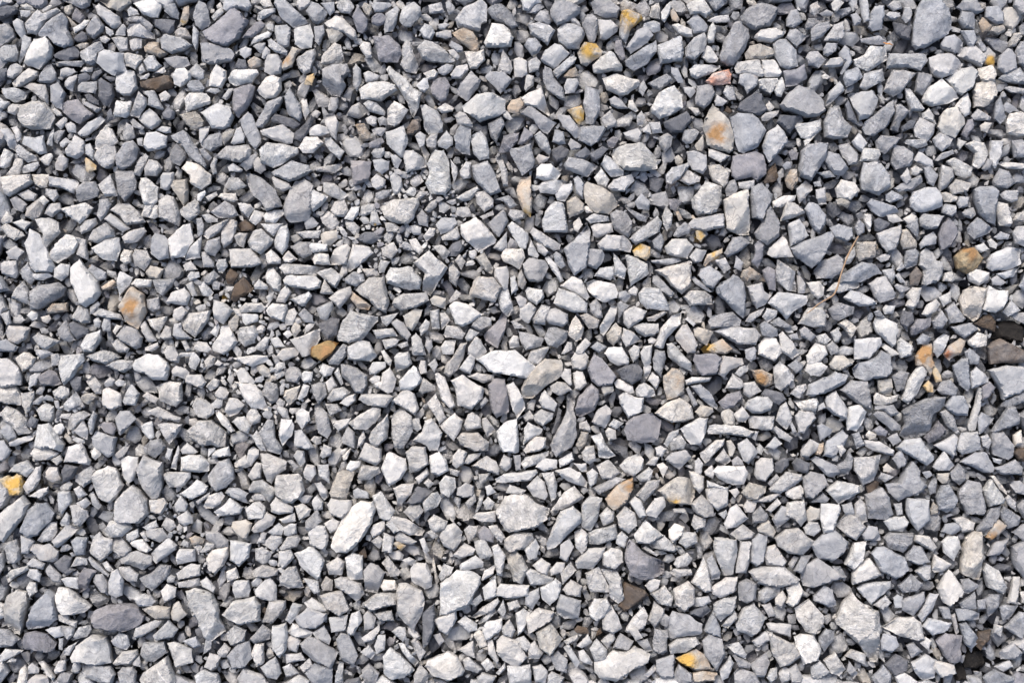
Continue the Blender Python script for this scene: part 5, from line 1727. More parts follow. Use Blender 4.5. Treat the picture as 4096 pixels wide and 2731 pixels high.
# patches of ochre and rust that sit on one part of a stone: x, y, radius, colour
SPOTS = [(2535, 70, 62, GOLD), (2365, 190, 45, GOLD), (2320, 472, 30, GOLD), (525, 1230, 42, RUST), (2548, 988, 32, GOLD), (2870, 540, 45, RUST),
         (2838, 1388, 26, GOLD), (3700, 1425, 50, RUST), (60, 1935, 45, GOLD), (1300, 1410, 36, RUST), (733, 95, 16, GOLD), (1140, 240, 24, RUST),
         (2745, 2650, 42, GOLD), (2517, 1932, 32, RUST), (2693, 1994, 24, GOLD), (3967, 2140, 22, RUST), (2114, 850, 24, GOLD), (3033, 1515, 36, RUST),
         (3784, 1413, 24, RED), (882, 1190, 15, GOLD), (2862, 1010, 24, GOLD), (3272, 2900, 10, GOLD), (1600, 2180, 22, GOLD), (2806, 940, 22, GOLD),
         (3870, 1015, 40, RUST), (140, 1625, 20, GOLD), (2700, 1700, 24, RUST), (1500, 900, 6, GOLD), (3024, 305, 8, RUST), (3975, 240, 22, GOLD)]
def dusty(x, y):                          # where the gravel is dusted warm; elsewhere it is washed bluish
    u, v = x / W, y / H
    a = math.exp(-(((u - .33) / .30) ** 2 + ((v - .50) / .38) ** 2))
    b = math.exp(-(((u - .55) / .28) ** 2 + ((v - .80) / .30) ** 2))
    return min(1.0, a + .8 * b)
def colour(code, x, y, rnd):
    r, g, b = TINT[code]
    k = rnd.uniform(.90, 1.10) * (1 + .10 * dusty(x, y))
    if code in 'gbhd':
        d = dusty(x, y)
        r *= .975 + .035 * d; g *= .99 + .008 * d; b *= 1.025 - .04 * d
    j = rnd.uniform(-.02, .02)
    st, am = STAIN.get(code, ((.36, .25, .14), 0.0))
    if code in 'gp' and rnd.random() < .06: am = rnd.uniform(.08, .25)
    return (r * k * (1 + j), g * k, b * k * (1 - j), rnd.random()), (st[0], st[1], st[2], am)

# ---------------------------------------------------------------- mesh batches
class Batch:
    def __init__(self):
        self.v, self.f, self.c, self.s, self.rc, self.n = [], [], [], [], [], 0
    def add(self, v, f, col, stain, rc):
        self.f += [tuple(i + self.n for i in q) for q in f]
        self.v.append(v); self.n += len(v)
        self.c.append(np.tile(col, (len(v), 1))); self.s.append(stain if np.ndim(stain) == 2 else np.tile(stain, (len(v), 1))); self.rc.append(rc)
    def build(self, name, mat, origin=(0, 0, 0), smooth=38):
        v = np.concatenate(self.v) - np.array(origin)
        me = bpy.data.meshes.new(name)
        me.from_pydata(v.tolist(), [], self.f)
        for nm, arr in (("tint", self.c), ("stain", self.s)):
            at = me.attributes.new(nm, 'FLOAT_COLOR', 'POINT')
            at.data.foreach_set("color", np.concatenate(arr).astype(np.float32).ravel())
        at = me.attributes.new("rock_co", 'FLOAT_VECTOR', 'POINT')
        at.data.foreach_set("vector", np.concatenate(self.rc).astype(np.float32).ravel())
        me.materials.append(mat)
        me.shade_smooth()
        me.set_sharp_from_angle(angle=math.radians(smooth))
        o = bpy.data.objects.new(name, me)
        o.location = origin
        scene.collection.objects.link(o)
        return o

def to_world(x, y, z):
    return np.stack([(x - W / 2) * S, (H / 2 - y) * S, z * S], 1)

def rock_coords(v, rnd):
    e = [rnd.uniform(-1, 1) for _ in range(3)]
    # bedding direction of each stone: the third texture axis, usually lying nearly flat
    a = rnd.uniform(0, 6.283); t = rnd.choice([rnd.uniform(0, .45), rnd.uniform(.5, 1.5)])
    ca, sa, ct, st_ = math.cos(a), math.sin(a), math.cos(t), math.sin(t)
    M = np.array([[ca, sa, 0], [-sa * ct, ca * ct, st_], [sa * st_, -ca * st_, ct]])
    return v @ M.T + np.array([rnd.uniform(0, 40), rnd.uniform(0, 40), rnd.uniform(0, 40)])

def fbm(x, y, z, s, octs=3):
    return noise.fractal(Vector((x * s, y * s, z)), 1.0, 2.1, octs)

# a broken, angular stone: side facets rising from every edge of its outline, cut off by one to three tilted faces
def stone(batch, pts, code, seed, z0=0.0, step=9.0, hfac=1.0):
    rnd = random.Random(seed)
    A = abs(area(pts)); R = math.sqrt(A / math.pi); c = centroid(pts)
    # roughened outline
    edge_pts = []
    n = len(pts)
    for i in range(n):
        a, b = pts[i], pts[(i + 1) % n]
        L = float(np.linalg.norm(b - a)); k = max(1, int(round(L / step)))
        nx, ny = (b[1] - a[1]) / max(L, 1e-6), -(b[0] - a[0]) / max(L, 1e-6)
        for j in range(k):
            t = j / k
            q = a + (b - a) * t
            w = 0.35 if j == 0 else 1.0
            d = fbm(q[0], q[1], seed * .37, .022, 3) * (1.3 + R * .06) * w + rnd.uniform(-.7, .7) - 1.0
            if j == 0:                     # corners a little worn
                q = q + (q - c) * .015
            else:
                q = q + (q - c) / max(R, 1) * .01 * R * math.sin(math.pi * t)
            edge_pts.append((q[0] + nx * d, q[1] + ny * d))
    E = np.array(edge_pts)
    if len(E) < 3: return
    # inner points
    x0, y0 = E.min(0); x1, y1 = E.max(0)
    gx, gy = np.meshgrid(np.arange(x0, x1, step), np.arange(y0, y1, step * .87))
    gx = gx + (np.arange(gx.shape[0]) % 2)[:, None] * step / 2
    r_ = np.random.RandomState(seed % 100000)
    gx = gx + r_.uniform(-.22, .22, gx.shape) * step; gy = gy + r_.uniform(-.22, .22, gy.shape) * step
    m = inside(E, gx, gy)
    Q = np.stack([gx[m], gy[m]], 1)
    if len(Q):
        Q = Q[seg_dist(E, Q).min(1) > step * .42]
    if len(Q) == 0: Q = c[None].copy()
    res = delaunay_2d_cdt([Vector(p) for p in E] + [Vector(p) for p in Q], [(i, (i + 1) % len(E)) for i in range(len(E))], [], 1, 1e-4)
    V = np.array([(p.x, p.y) for p in res[0]]); F = [tuple(f) for f in res[2]]
    orig = res[3]
    if not F: return
    # height
    SD = seg_dist(pts, V)
    Hh = R * rnd.uniform(.28, .50) * hfac
    if R > 55: Hh = min(Hh, 34 + .12 * R)
    slopes = []
    for i in range(n):
        u = rnd.random()
        slopes.append(rnd.uniform(4.0, 10.0) if u < .70 else rnd.uniform(1.2, 2.4) if u < .90 else rnd.uniform(.45, .9))
    z = (SD * np.array(slopes)[None]).min(1)
    ta, tm = rnd.uniform(0, 6.283), rnd.uniform(.02, .15)
    rel = V - c
    zt = Hh + (rel[:, 0] * math.cos(ta) + rel[:, 1] * math.sin(ta)) * tm
    z = np.minimum(z, zt)
    for _ in range(rnd.choice([0, 1, 1, 2, 2])):
        ta, tm = rnd.uniform(0, 6.283), rnd.uniform(.35, 1.3)
        off = rnd.uniform(.22, .75) * R
        z = np.minimum(z, Hh - ((rel[:, 0] * math.cos(ta) + rel[:, 1] * math.sin(ta)) - off) * tm)
    if rnd.random() < .35:                 # broken bedding step
        ta = rnd.uniform(0, 6.283); q = rel[:, 0] * math.cos(ta) + rel[:, 1] * math.sin(ta)
        q = q + np.array([fbm(a, b, seed * .11 + 5, .03, 2) for a, b in V]) * R * .2
        z = np.where(q > rnd.uniform(0, .5) * R, z - Hh * rnd.uniform(.1, .22), z)
    rough = rnd.uniform(.6, 1.5)
    z = z + np.array([fbm(a, b, seed * .23, 1.6 / R, 3) for a, b in V]) * R * .06 * rough \
          + np.array([fbm(a, b, seed * .71, .055, 3) for a, b in V]) * 1.5 * rough
    dmin = SD.min(1)
    z = z * np.minimum(1, .25 + dmin / (step * .6))
    base = rnd.uniform(-3, 3) + z0
    nb = len(E)
    pos = {}
    for i, o in enumerate(orig):
        for k in o:
            if k < nb: pos[k] = i
    ring = [pos[k] for k in range(nb) if k in pos]
    top = to_world(V[:, 0], V[:, 1], z + base)
    vs = [top]; fs = [tuple(reversed(f)) if area(V[list(f)]) > 0 else f for f in F]
    # in world space y is flipped, so outlines that are positive here wind clockwise seen from above
    cur = ring; cnt = len(V)
    B = V[ring]
    for sc, dz in ((1.0, -Hh * .7), (.95, -Hh * 1.7), (.72, -Hh * 2.5)):
        P = c + (B - c) * sc
        vs.append(to_world(P[:, 0], P[:, 1], np.full(len(P), dz + base)))
        new = list(range(cnt, cnt + len(ring))); cnt += len(ring)
        for i in range(len(ring)):
            j = (i + 1) % len(ring)
            fs.append((cur[i], cur[j], new[j], new[i]))
        cur = new
    fs.append(tuple(cur))
    v = np.concatenate(vs)
    col, stn = colour(code, c[0], c[1], rnd)
    n_v = len(v)
    stn = np.tile(stn, (n_v, 1))
    if R > 18:
        for sx, sy, sr, sc in SPOTS:
            if abs(sx - c[0]) > 150 or abs(sy - c[1]) > 150: continue
            if not inside(pts, np.array([[sx]]), np.array([[sy]]))[0, 0]: continue
            dx = v[:, 0] / S + W / 2 - sx; dy = H / 2 - v[:, 1] / S - sy
            a = 1.7 * np.clip(1.35 - np.hypot(dx, dy) / sr, 0, 1)
            stn[:, :3] = np.where(a[:, None] > 0, np.array(sc), stn[:, :3]); stn[:, 3] = np.maximum(stn[:, 3] * (a == 0), a)
    batch.add(v, fs, col, stn, rock_coords(v, rnd))

# a small filler stone: rings of one irregular outline, flat facets
def pebble(batch, x, y, r, code, seed, z0, el=None):
    rnd = random.Random(seed)
    n = rnd.choice([5, 6, 7]) if r > 14 else rnd.choice([4, 5, 6])
    el = el or rnd.uniform(1.0, 2.3); ang = rnd.uniform(0, math.pi)
    ths = sorted((i + rnd.uniform(-.34, .34)) / n * 2 * math.pi for i in range(n))
    ca, sa = math.cos(ang), math.sin(ang)
    o = []
    for t in ths:
        rr = r * rnd.uniform(.78, 1.2)
        a, b = rr * math.cos(t) * math.sqrt(el), rr * math.sin(t) / math.sqrt(el)
        o.append((x + a * ca - b * sa, y + a * sa + b * ca))
    o = np.array(o)
    if r > 15:
        out = not (-30 < x < W + 30 and -30 < y < H + 30)
        stone(batch, o, code, seed, z0, step=12.0 if out or z0 < -75 else 8.0 if r < 40 else 10.0)
        return
    hh = r * rnd.uniform(.5, .85)
    tx, ty = rnd.uniform(-.6, .6), rnd.uniform(-.6, .6)
    c = o.mean(0)
    vs, fs = [], []
    for sc, z in ((.6, -1.3 * hh), (.96, -.35 * hh), (1.0, 0.0), (rnd.uniform(.72, .95), hh * .8)):
        P = c + (o - c) * sc
        P = P + np.array([[rnd.uniform(-.08, .08) * r, rnd.uniform(-.08, .08) * r] for _ in range(n)])
        zz = z + (tx * (P[:, 0] - c[0]) + ty * (P[:, 1] - c[1])) * (1 if z > 0 else 0) + z0
        vs.append(to_world(P[:, 0], P[:, 1], np.full(n, 1.0) * zz))
    k = len(vs)
    for q in range(k - 1):
        for i in range(n):
            j = (i + 1) % n
            fs.append((q * n + i, (q + 1) * n + i, (q + 1) * n + j, q * n + j))
    top = list(range((k - 1) * n, k * n))
    v = np.concatenate(vs)
    cc = v[top].mean(0); cc[2] += r * .12 * S
    v = np.concatenate([v, cc[None]])
    for i in range(n):
        fs.append((top[i], len(v) - 1, top[(i + 1) % n]))
    fs.append(tuple(reversed(range(n)))[::-1])
    col, stn = colour(code, x, y, rnd)
    batch.add(v, fs, col, stn, rock_coords(v, rnd))

# ---------------------------------------------------------------- materials
def new_mat(name):
    m = bpy.data.materials.new(name); m.use_nodes = True
    return m, m.node_tree.nodes, m.node_tree.links, m.node_tree.nodes["Principled BSDF"]

def node(ns, kind, **kw):
    nd = ns.new(kind)
    for k, v in kw.items():
        if k.startswith("i_"): nd.inputs[k[2:].replace("_", " ")].default_value = v
        else: setattr(nd, k, v)
    return nd

def mixc(ns, ls, mode, fac, a, b):
    m = ns.new("ShaderNodeMix"); m.data_type = 'RGBA'; m.blend_type = mode; m.clamp_factor = True
    for sock, val in ((m.inputs[0], fac), (m.inputs[6], a), (m.inputs[7], b)):
        if hasattr(val, "is_linked") or isinstance(val, bpy.types.NodeSocket): ls.new(val, sock)
        else: sock.default_value = val
    return m.outputs[2]

def ramp(ns, ls, src, a, b, lo=0.0, hi=1.0):
    r = ns.new("ShaderNodeMapRange"); r.clamp = True
    ls.new(src, r.inputs[0])
    r.inputs[1].default_value = a; r.inputs[2].default_value = b
    r.inputs[3].default_value = lo; r.inputs[4].default_value = hi
    return r.outputs[0]

def noise_tex(ns, ls, co, scale, detail=4, rough=.6, dist=0.0):
    t = ns.new("ShaderNodeTexNoise"); ls.new(co, t.inputs["Vector"])
    t.inputs["Scale"].default_value = scale; t.inputs["Detail"].default_value = detail
    t.inputs["Roughness"].default_value = rough; t.inputs["Distortion"].default_value = dist
    return t.outputs["Fac"]

def rock_material():
    m, ns, ls, bs = new_mat("broken_limestone")
    at = node(ns, "ShaderNodeAttribute", attribute_name="rock_co")
    tint = node(ns, "ShaderNodeAttribute", attribute_name="tint")
    stn = node(ns, "ShaderNodeAttribute", attribute_name="stain")
    co = at.outputs["Vector"]
    strat = node(ns, "ShaderNodeMapping"); ls.new(co, strat.inputs[0]); strat.inputs["Scale"].default_value = (1, .45, 4.2)
    strk = node(ns, "ShaderNodeMapping"); ls.new(co, strk.inputs[0]); strk.inputs["Scale"].default_value = (1, 5.0, 1.0)
    big = noise_tex(ns, ls, co, 55, 3, .55)
    mid = noise_tex(ns, ls, co, 190, 5, .68)
    fine = noise_tex(ns, ls, co, 700, 4, .7)
    lay = noise_tex(ns, ls, strat.outputs[0], 90, 4, .6, .6)
    brush = noise_tex(ns, ls, strk.outputs[0], 120, 5, .7, .4)
    def mul(fac, lo, hi):
        return ramp(ns, ls, fac, .28, .72, lo, hi)
    val = ns.new("ShaderNodeMath"); val.operation = 'MULTIPLY'
    ls.new(mul(mid, .66, 1.30), val.inputs[0]); ls.new(mul(fine, .80, 1.20), val.inputs[1])
    val2 = ns.new("ShaderNodeMath"); val2.operation = 'MULTIPLY'
    ls.new(val.outputs[0], val2.inputs[0]); ls.new(mul(lay, .86, 1.14), val2.inputs[1])
    vary = tint.outputs["Alpha"]
    val3 = ns.new("ShaderNodeMath"); val3.operation = 'MULTIPLY'
    ls.new(val2.outputs[0], val3.inputs[0]); ls.new(mul(big, .72, 1.20), val3.inputs[1])
    comb = ns.new("ShaderNodeCombineColor")
    for i in range(3): ls.new(val3.outputs[0], comb.inputs[i])
    c = mixc(ns, ls, 'MULTIPLY', ramp(ns, ls, vary, 0, 1, .35, 1.0), tint.outputs["Color"], comb.outputs[0])
    # stains and rust, each stone's own colour and strength
    sm = ns.new("ShaderNodeMath"); sm.operation = 'MULTIPLY'
    sth = noise_tex(ns, ls, co, 70, 4, .62, .3)
    sm.use_clamp = True
    ls.new(ramp(ns, ls, sth, .38, .60, .12, 1), sm.inputs[0]); ls.new(stn.outputs["Alpha"], sm.inputs[1])
    c = mixc(ns, ls, 'MIX', sm.outputs[0], c, stn.outputs["Color"])
    # pale rubbed marks and thin calcite veins
    rub = ns.new("ShaderNodeMath"); rub.operation = 'MULTIPLY'
    ls.new(ramp(ns, ls, brush, .56, .70), rub.inputs[0]); ls.new(ramp(ns, ls, big, .40, .66, .05, .42), rub.inputs[1])
    c = mixc(ns, ls, 'MULTIPLY', rub.outputs[0], c, (1.75, 1.75, 1.75, 1))
    wave = ns.new("ShaderNodeTexVoronoi"); wave.feature = 'DISTANCE_TO_EDGE'
    wave.inputs["Scale"].default_value = 46; wave.inputs["Randomness"].default_value = 1.0
    wm = ns.new("ShaderNodeMapping"); wm.inputs["Scale"].default_value = (1, .35, 1)
    wadd = ns.new("ShaderNodeVectorMath"); wadd.operation = 'MULTIPLY_ADD'
    nz = ns.new("ShaderNodeTexNoise"); ls.new(co, nz.inputs["Vector"]); nz.inputs["Scale"].default_value = 60
    ls.new(nz.outputs["Color"], wadd.inputs[0]); wadd.inputs[1].default_value = (.02, .02, .02); ls.new(co, wadd.inputs[2])
    ls.new(wadd.outputs[0], wm.inputs[0]); ls.new(wm.outputs[0], wave.inputs["Vector"])
    ve = ns.new("ShaderNodeMath"); ve.operation = 'MULTIPLY'
    ls.new(ramp(ns, ls, wave.outputs["Distance"], .0, .035, 1, 0), ve.inputs[0])
    ls.new(ramp(ns, ls, noise_tex(ns, ls, co, 28, 2, .5), .55, .66, 0, .55), ve.inputs[1])
    vv = ns.new("ShaderNodeMath"); vv.operation = 'MULTIPLY'
    ls.new(ve.outputs[0], vv.inputs[0]); ls.new(ramp(ns, ls, vary, .45, .8, .15, 1.0), vv.inputs[1])
    c = mixc(ns, ls, 'MULTIPLY', vv.outputs[0], c, (2.1, 2.05, 2.0, 1))
    # fine dark cracks
    ck = ns.new("ShaderNodeTexVoronoi"); ck.feature = 'DISTANCE_TO_EDGE'; ck.inputs["Scale"].default_value = 75
    cm = ns.new("ShaderNodeMapping"); cm.inputs["Scale"].default_value = (1, .5, 2.2); cm.inputs["Location"].default_value = (3, 7, 1)
    ls.new(wadd.outputs[0], cm.inputs[0]); ls.new(cm.outputs[0], ck.inputs["Vector"])
    cf = ns.new("ShaderNodeMath"); cf.operation = 'MULTIPLY'
    ls.new(ramp(ns, ls, ck.outputs["Distance"], .0, .045, 1, 0), cf.inputs[0])
    ls.new(ramp(ns, ls, noise_tex(ns, ls, co, 36, 2, .5), .50, .60, 0, .75), cf.inputs[1])
    c = mixc(ns, ls, 'MULTIPLY', cf.outputs[0], c, (.42, .42, .44, 1))
    # dark pits and specks
    pit = noise_tex(ns, ls, co, 420, 3, .75)
    c = mixc(ns, ls, 'MULTIPLY', ramp(ns, ls, pit, .62, .72, 0, .6), c, (.38, .38, .40, 1))
    ls.new(c, bs.inputs["Base Color"])
    bs.inputs["Roughness"].default_value = .88
    bs.inputs["Specular IOR Level"].default_value = .25
    # relief
    add = ns.new("ShaderNodeMath"); add.operation = 'MULTIPLY_ADD'
    ls.new(mid, add.inputs[0]); add.inputs[1].default_value = 1.2; ls.new(lay, add.inputs[2])
    add2 = ns.new("ShaderNodeMath"); add2.operation = 'MULTIPLY_ADD'
    ls.new(fine, add2.inputs[0]); add2.inputs[1].default_value = .35; ls.new(add.outputs[0], add2.inputs[2])
    bp = ns.new("ShaderNodeBump"); bp.inputs["Strength"].default_value = 1.0; bp.inputs["Distance"].default_value = .0032
    ls.new(add2.outputs[0], bp.inputs["Height"])
    ls.new(ramp(ns, ls, vary, 0, 1, .35, .95), bp.inputs["Strength"])
    ls.new(bp.outputs[0], bs.inputs["Normal"])
    return m
ROCK = rock_material()

def soil_material():
    m, ns, ls, bs = new_mat("dark_grit")
    tc = ns.new("ShaderNodeTexCoord")
    a = noise_tex(ns, ls, tc.outputs["Object"], 220, 6, .7)
    v = ns.new("ShaderNodeTexVoronoi"); v.inputs["Scale"].default_value = 330; ls.new(tc.outputs["Object"], v.inputs["Vector"])
    c = mixc(ns, ls, 'MIX', ramp(ns, ls, a, .3, .7), (.02, .02, .022, 1), (.07, .067, .065, 1))  # soil colour darkened to add shade at the bottom of the gaps
    ls.new(c, bs.inputs["Base Color"]); bs.inputs["Roughness"].default_value = .95
    bp = ns.new("ShaderNodeBump"); bp.inputs["Distance"].default_value = .003; bp.inputs["Strength"].default_value = 1
    ls.new(v.outputs["Distance"], bp.inputs["Height"]); ls.new(bp.outputs[0], bs.inputs["Normal"])
    return m

def wood_material(name, a, b):
    m, ns, ls, bs = new_mat(name)
    tc = ns.new("ShaderNodeTexCoord")
    n = noise_tex(ns, ls, tc.outputs["Object"], 260, 5, .7)
    c = mixc(ns, ls, 'MIX', ramp(ns, ls, n, .3, .7), a, b)
    ls.new(c, bs.inputs["Base Color"]); bs.inputs["Roughness"].default_value = .7
    bp = ns.new("ShaderNodeBump"); bp.inputs["Distance"].default_value = .0006
    ls.new(n, bp.inputs["Height"]); ls.new(bp.outputs[0], bs.inputs["Normal"])
    return m

# ---------------------------------------------------------------- ground under the stones
me = bpy.data.meshes.new("ground")
GZ = -150 * S
me.from_pydata([(-12, -12, GZ), (12, -12, GZ), (12, 12, GZ), (-12, 12, GZ)], [], [(0, 1, 2, 3)])
me.materials.append(soil_material())
ground = bpy.data.objects.new("ground", me); ground["kind"] = "structure"
scene.collection.objects.link(ground)

# ---------------------------------------------------------------- the stones read from the picture
INDIV = 300
areas = [abs(area(p)) for _, p in STONES]
cents = [centroid(p) for _, p in STONES]
def vis_area(p):                          # how much of a stone lies inside the view
    q = np.clip(p, [0, 0], [W, H])
    return abs(area(q))
order = sorted(range(len(STONES)), key=lambda i: -vis_area(STONES[i][1]))
chosen = order[:INDIV]
MARKS = [
    (1628, 357, "boomerang stone", "long pale grey boomerang-shaped stone lying point down"),
    (1930, 418, "pinkish oval", "large pale pinkish-white oval stone with a white ridge"),
    (1115, 615, "white teardrop", "bright white teardrop-shaped stone with a pointed right end"),
    (1760, 670, "tall pale slab", "tall pale slab with a wavy left edge and pointed foot"),
    (2540, 630, "cream slab", "large flat cream-white slab with a straight lower edge"),
    (2525, 85, "mustard-topped stone", "grey stone with a mustard yellow top face"),
    (2355, 210, "mustard round stone", "rounded grey stone tinted mustard at its top"),
    (2303, 456, "yellow wedge", "pale yellow wedge stone with a golden lower tip"),
    (2880, 310, "salmon stone", "small salmon pink stone with a rough pale rim"),
    (2565, 1003, "rusty orange stone", "small pale stone stained bright rusty orange on its left"),
    (2715, 990, "white cobble", "bright white rounded lumpy stone"),
    (1725, 1085, "elbow slab", "flat grey slab shaped like a bent elbow"),
    (904, 98, "dark brown slab", "large dark purplish-grey slab with a ragged right edge"),
    (3876, 1040, "tan nugget", "round rough tan-brown stone"),
    (3700, 1450, "ochre shard", "tan ochre-stained pointed stone above the white block"),
    (3665, 1530, "white block", "long white block leaning beside the ochre shard"),
    (3724, 1548, "golden crumb", "small bright golden yellow crumbly stone"),
    (1300, 1405, "amber nugget", "small shiny amber-brown nugget among pale stones"),
    (40, 1935, "golden block", "golden ochre block at the left edge"),
    (530, 1230, "rusty kite stone", "kite-shaped grey stone with a rusty brown centre"),
    (1410, 2095, "giant oval", "very large pale oval stone with a brownish foot"),
    (3435, 2500, "diamond slab", "largest pale grey diamond-shaped slab"),
    (4040, 1320, "black rock", "nearly black brown rock in a dark hollow"),
    (4020, 1410, "brown boulder", "large brownish-grey boulder at the right edge"),
    (2872, 520, "tan-mottled kite", "tall kite-shaped grey stone mottled tan"),
    (3720, 90, "blue-grey boulder", "very large blue-grey boulder at the top right"),
    (147, 460, "pale round slab", "big pale rounded slab with a chipped right side"),
    (3240, 520, "white triangle", "small bright white triangular stone"),
    (1575, 1880, "white octagon", "pale white many-sided stone with a ledge below"),
    (2285, 1180, "cracked block", "pale block split across by a dark crack"),
    (2615, 1190, "cream block", "cream block with a cracked left end"),
    (795, 2460, "tapered slab", "long pale slab tapering to its lower right"),
    (465, 2470, "purple oval", "dark purplish-grey oval stone with a rough right end"),
    (370, 2620, "pale dome", "large pale half-dome stone with a flat lower edge"),
    (2945, 855, "tall tan block", "tall pale block tinted tan on its left"),
    (3418, 1665, "white thumb", "bright white rounded stone beside a dark gap"),
    (3250, 1270, "cream wedge", "cream wedge stone at the lower end of the twig"),
    (3915, 2648, "black lump", "small black-brown lump near lower right corner"),
    (1950, 715, "striped blue wedge", "dark blue wedge with fine straight streaks"),
    (254, 994, "white oval", "bright white rough oval stone tilted to the right"),
    (150, 230, "white leaf stone", "bright pale leaf-shaped stone leaning right"),
    (360, 660, "tan pebble", "small tan yellow pebble near the upper left"),
    (735, 80, "rusty splinter", "narrow grey stone with an orange-yellow foot"),
    (1235, 318, "yellow pebble", "small golden-yellow pebble standing upright"),
    (1180, 265, "rusty finger", "long narrow tan stone with a rusty orange left side"),
    (4075, 450, "white disc", "pale white rounded stone at the right edge"),
    (967, 1158, "brown wedge", "brown wedge stone in a dark hollow"),
    (1455, 530, "coppery stone", "small grey stone blotched copper brown"),
    (3815, 2195, "pitted white stone", "bright white pitted egg-shaped stone"),
    (2320, 1500, "white tooth", "bright white upright oblong stone"),
    (2356, 1818, "white drum", "white rounded drum-shaped stone"),
    (1790, 1935, "rough white ball", "rough bright white ball-like stone"),
    (160, 2480, "blue-tinted slab", "tall pale blue-grey slab on the left side"),
    (2780, 2640, "ochre-faced shard", "grey shard with a bright ochre face"),
    (3800, 2589, "dark boulder", "dark purplish squarish stone"),
    (2451, 2234, "white star stone", "bright white star-shaped stone")]
marked = {}
for mx, my, short, full in MARKS:
    P = np.array([[mx, my]])
    best = None
    for i, (c_, p) in enumerate(STONES):
        if abs(cents[i][0] - mx) > 320 or abs(cents[i][1] - my) > 320: continue
        ins = bool(inside(p, P[:, 0], P[:, 1])[0])
        d = 0 if ins else float(seg_dist(p, P).min())
        d += .02 * float(np.linalg.norm(cents[i] - P[0]))
        if i in marked: d += 500
        if best is None or d < best[0]: best = (d, i)
    marked[best[1]] = (short, full)
    if best[0] > 25: print("MARK far", short, best[0])
    if best[1] not in chosen: chosen.append(best[1])
chosen_set = set(chosen)

# which stone lies on top where two outlines overlap: the smaller one is lifted on to the larger
lift = [0.0] * len(STONES)
mins = [p.min(0) for _, p in STONES]; maxs = [p.max(0) for _, p in STONES]
for i in range(len(STONES)):
    p = STONES[i][1]
    for j in range(i):
        if (maxs[i] < mins[j]).any() or (maxs[j] < mins[i]).any(): continue
        g = p * .8 + cents[i] * .2
        f = inside(STONES[j][1], g[:, 0], g[:, 1]).mean()
        if f > .45: lift[i] = max(lift[i], lift[j] + 14 + 10 * f)

COLW = {'w': 'white', 'p': 'pale grey', 'g': 'grey', 'b': 'blue-grey', 'd': 'dark slate', 'k': 'black', 'h': 'dark purplish', 't': 'tan-grey',
        's': 'cream', 'y': 'yellowish', 'o': 'rust-tinted', 'r': 'pinkish', 'n': 'brown'}
def shape_word(p):
    c = centroid(p); d = p - c
    w, v = np.linalg.eigh(np.cov(d.T))
    el = math.sqrt(w[1] / max(w[0], 1e-6))
    hull_fill = abs(area(p)) / (math.pi * 4 * math.sqrt(w[0] * w[1]) + 1e-6)
    n = len(p)
    ang = math.degrees(math.atan2(v[1, 1], v[0, 1])) % 180
    if el > 1.75:
        lean = 'level' if ang < 22 or ang > 158 else 'upright' if 68 < ang < 112 else 'slanting'
        return lean + ' elongated'
    if n <= 3: return 'triangular'
    if n == 4: return 'four-sided'
    if n == 5: return 'five-sided'
    if el < 1.22: return 'rounded' if n > 7 else 'blocky'
    return 'angular' if n < 8 else 'oval'
def size_word(i):
    a = areas[i]
    return 'huge' if a > 15500 else 'big' if a > 10500 else 'medium' if a > 7200 else 'modest'
def dirword(dx, dy):                      # where the stone is, seen from the landmark; y runs down
    a = math.degrees(math.atan2(-dy, dx)) % 360
    return ['right of', 'above right of', 'above', 'above left of', 'left of', 'below left of', 'below', 'below right of'][int((a + 22.5) // 45) % 8]
mk = [(i, marked[i][0]) for i in marked]
LABELS = {i: marked[i][1] for i in marked}
used = set(LABELS.values())
def build_labels():
    for i in sorted(chosen, key=lambda q: (cents[q][1], cents[q][0])):
        if i in LABELS: continue
        p = STONES[i][1]
        near = sorted(mk, key=lambda q: float(np.linalg.norm(cents[i] - cents[q[0]])))[:6]
        def rel(q):
            d = cents[i] - cents[q[0]]
            gap = float(seg_dist(STONES[q[0]][1], p).min())
            w = dirword(*d)
            w = ('directly ' if gap < 22 else 'just ' if gap < 110 else '' if gap < 300 else 'well ') + w
            return w + ' the ' + q[1]
        desc = size_word(i) + ' ' + COLW[STONES[i][0]] + ' ' + shape_word(p) + ' stone '
        cand = [desc + rel(near[0])]
        for a in range(6):
            for b in range(a + 1, 6):
                cand.append(desc + rel(near[a]) + ' and ' + rel(near[b]))
        cand = [c for c in cand if len(c.split()) <= 16]
        pick = None
        for c in cand:
            if c not in used: pick = c; break
        if pick is None:
            pick = (desc + rel(near[0])); print('DUP', pick)
        used.add(pick); LABELS[i] = pick
build_labels()


def base_z(i):
    R = math.sqrt(areas[i] / math.pi)
    return -6 + min(R, 80) * .12 + lift[i] + {'k': -60, 'n': -16}.get(STONES[i][0], 0)

gravel = Batch()
for i, (code, p) in enumerate(STONES):
    R = math.sqrt(areas[i] / math.pi)
    step = 6.5 if R < 30 else 7.5 if R < 60 else 8.5
    if i in chosen_set:
        b = Batch()
        stone(b, p, code, 1000 + i, base_z(i), step)
        x, y = cents[i]
        o = b.build("stone", ROCK, ((x - W / 2) * S, (H / 2 - y) * S, 0))
        o["label"] = LABELS[i]
        o["category"] = "stone"
        o["group"] = "larger stones of the gravel bed"
    else:
        stone(gravel, p, code, 1000 + i, base_z(i), step)

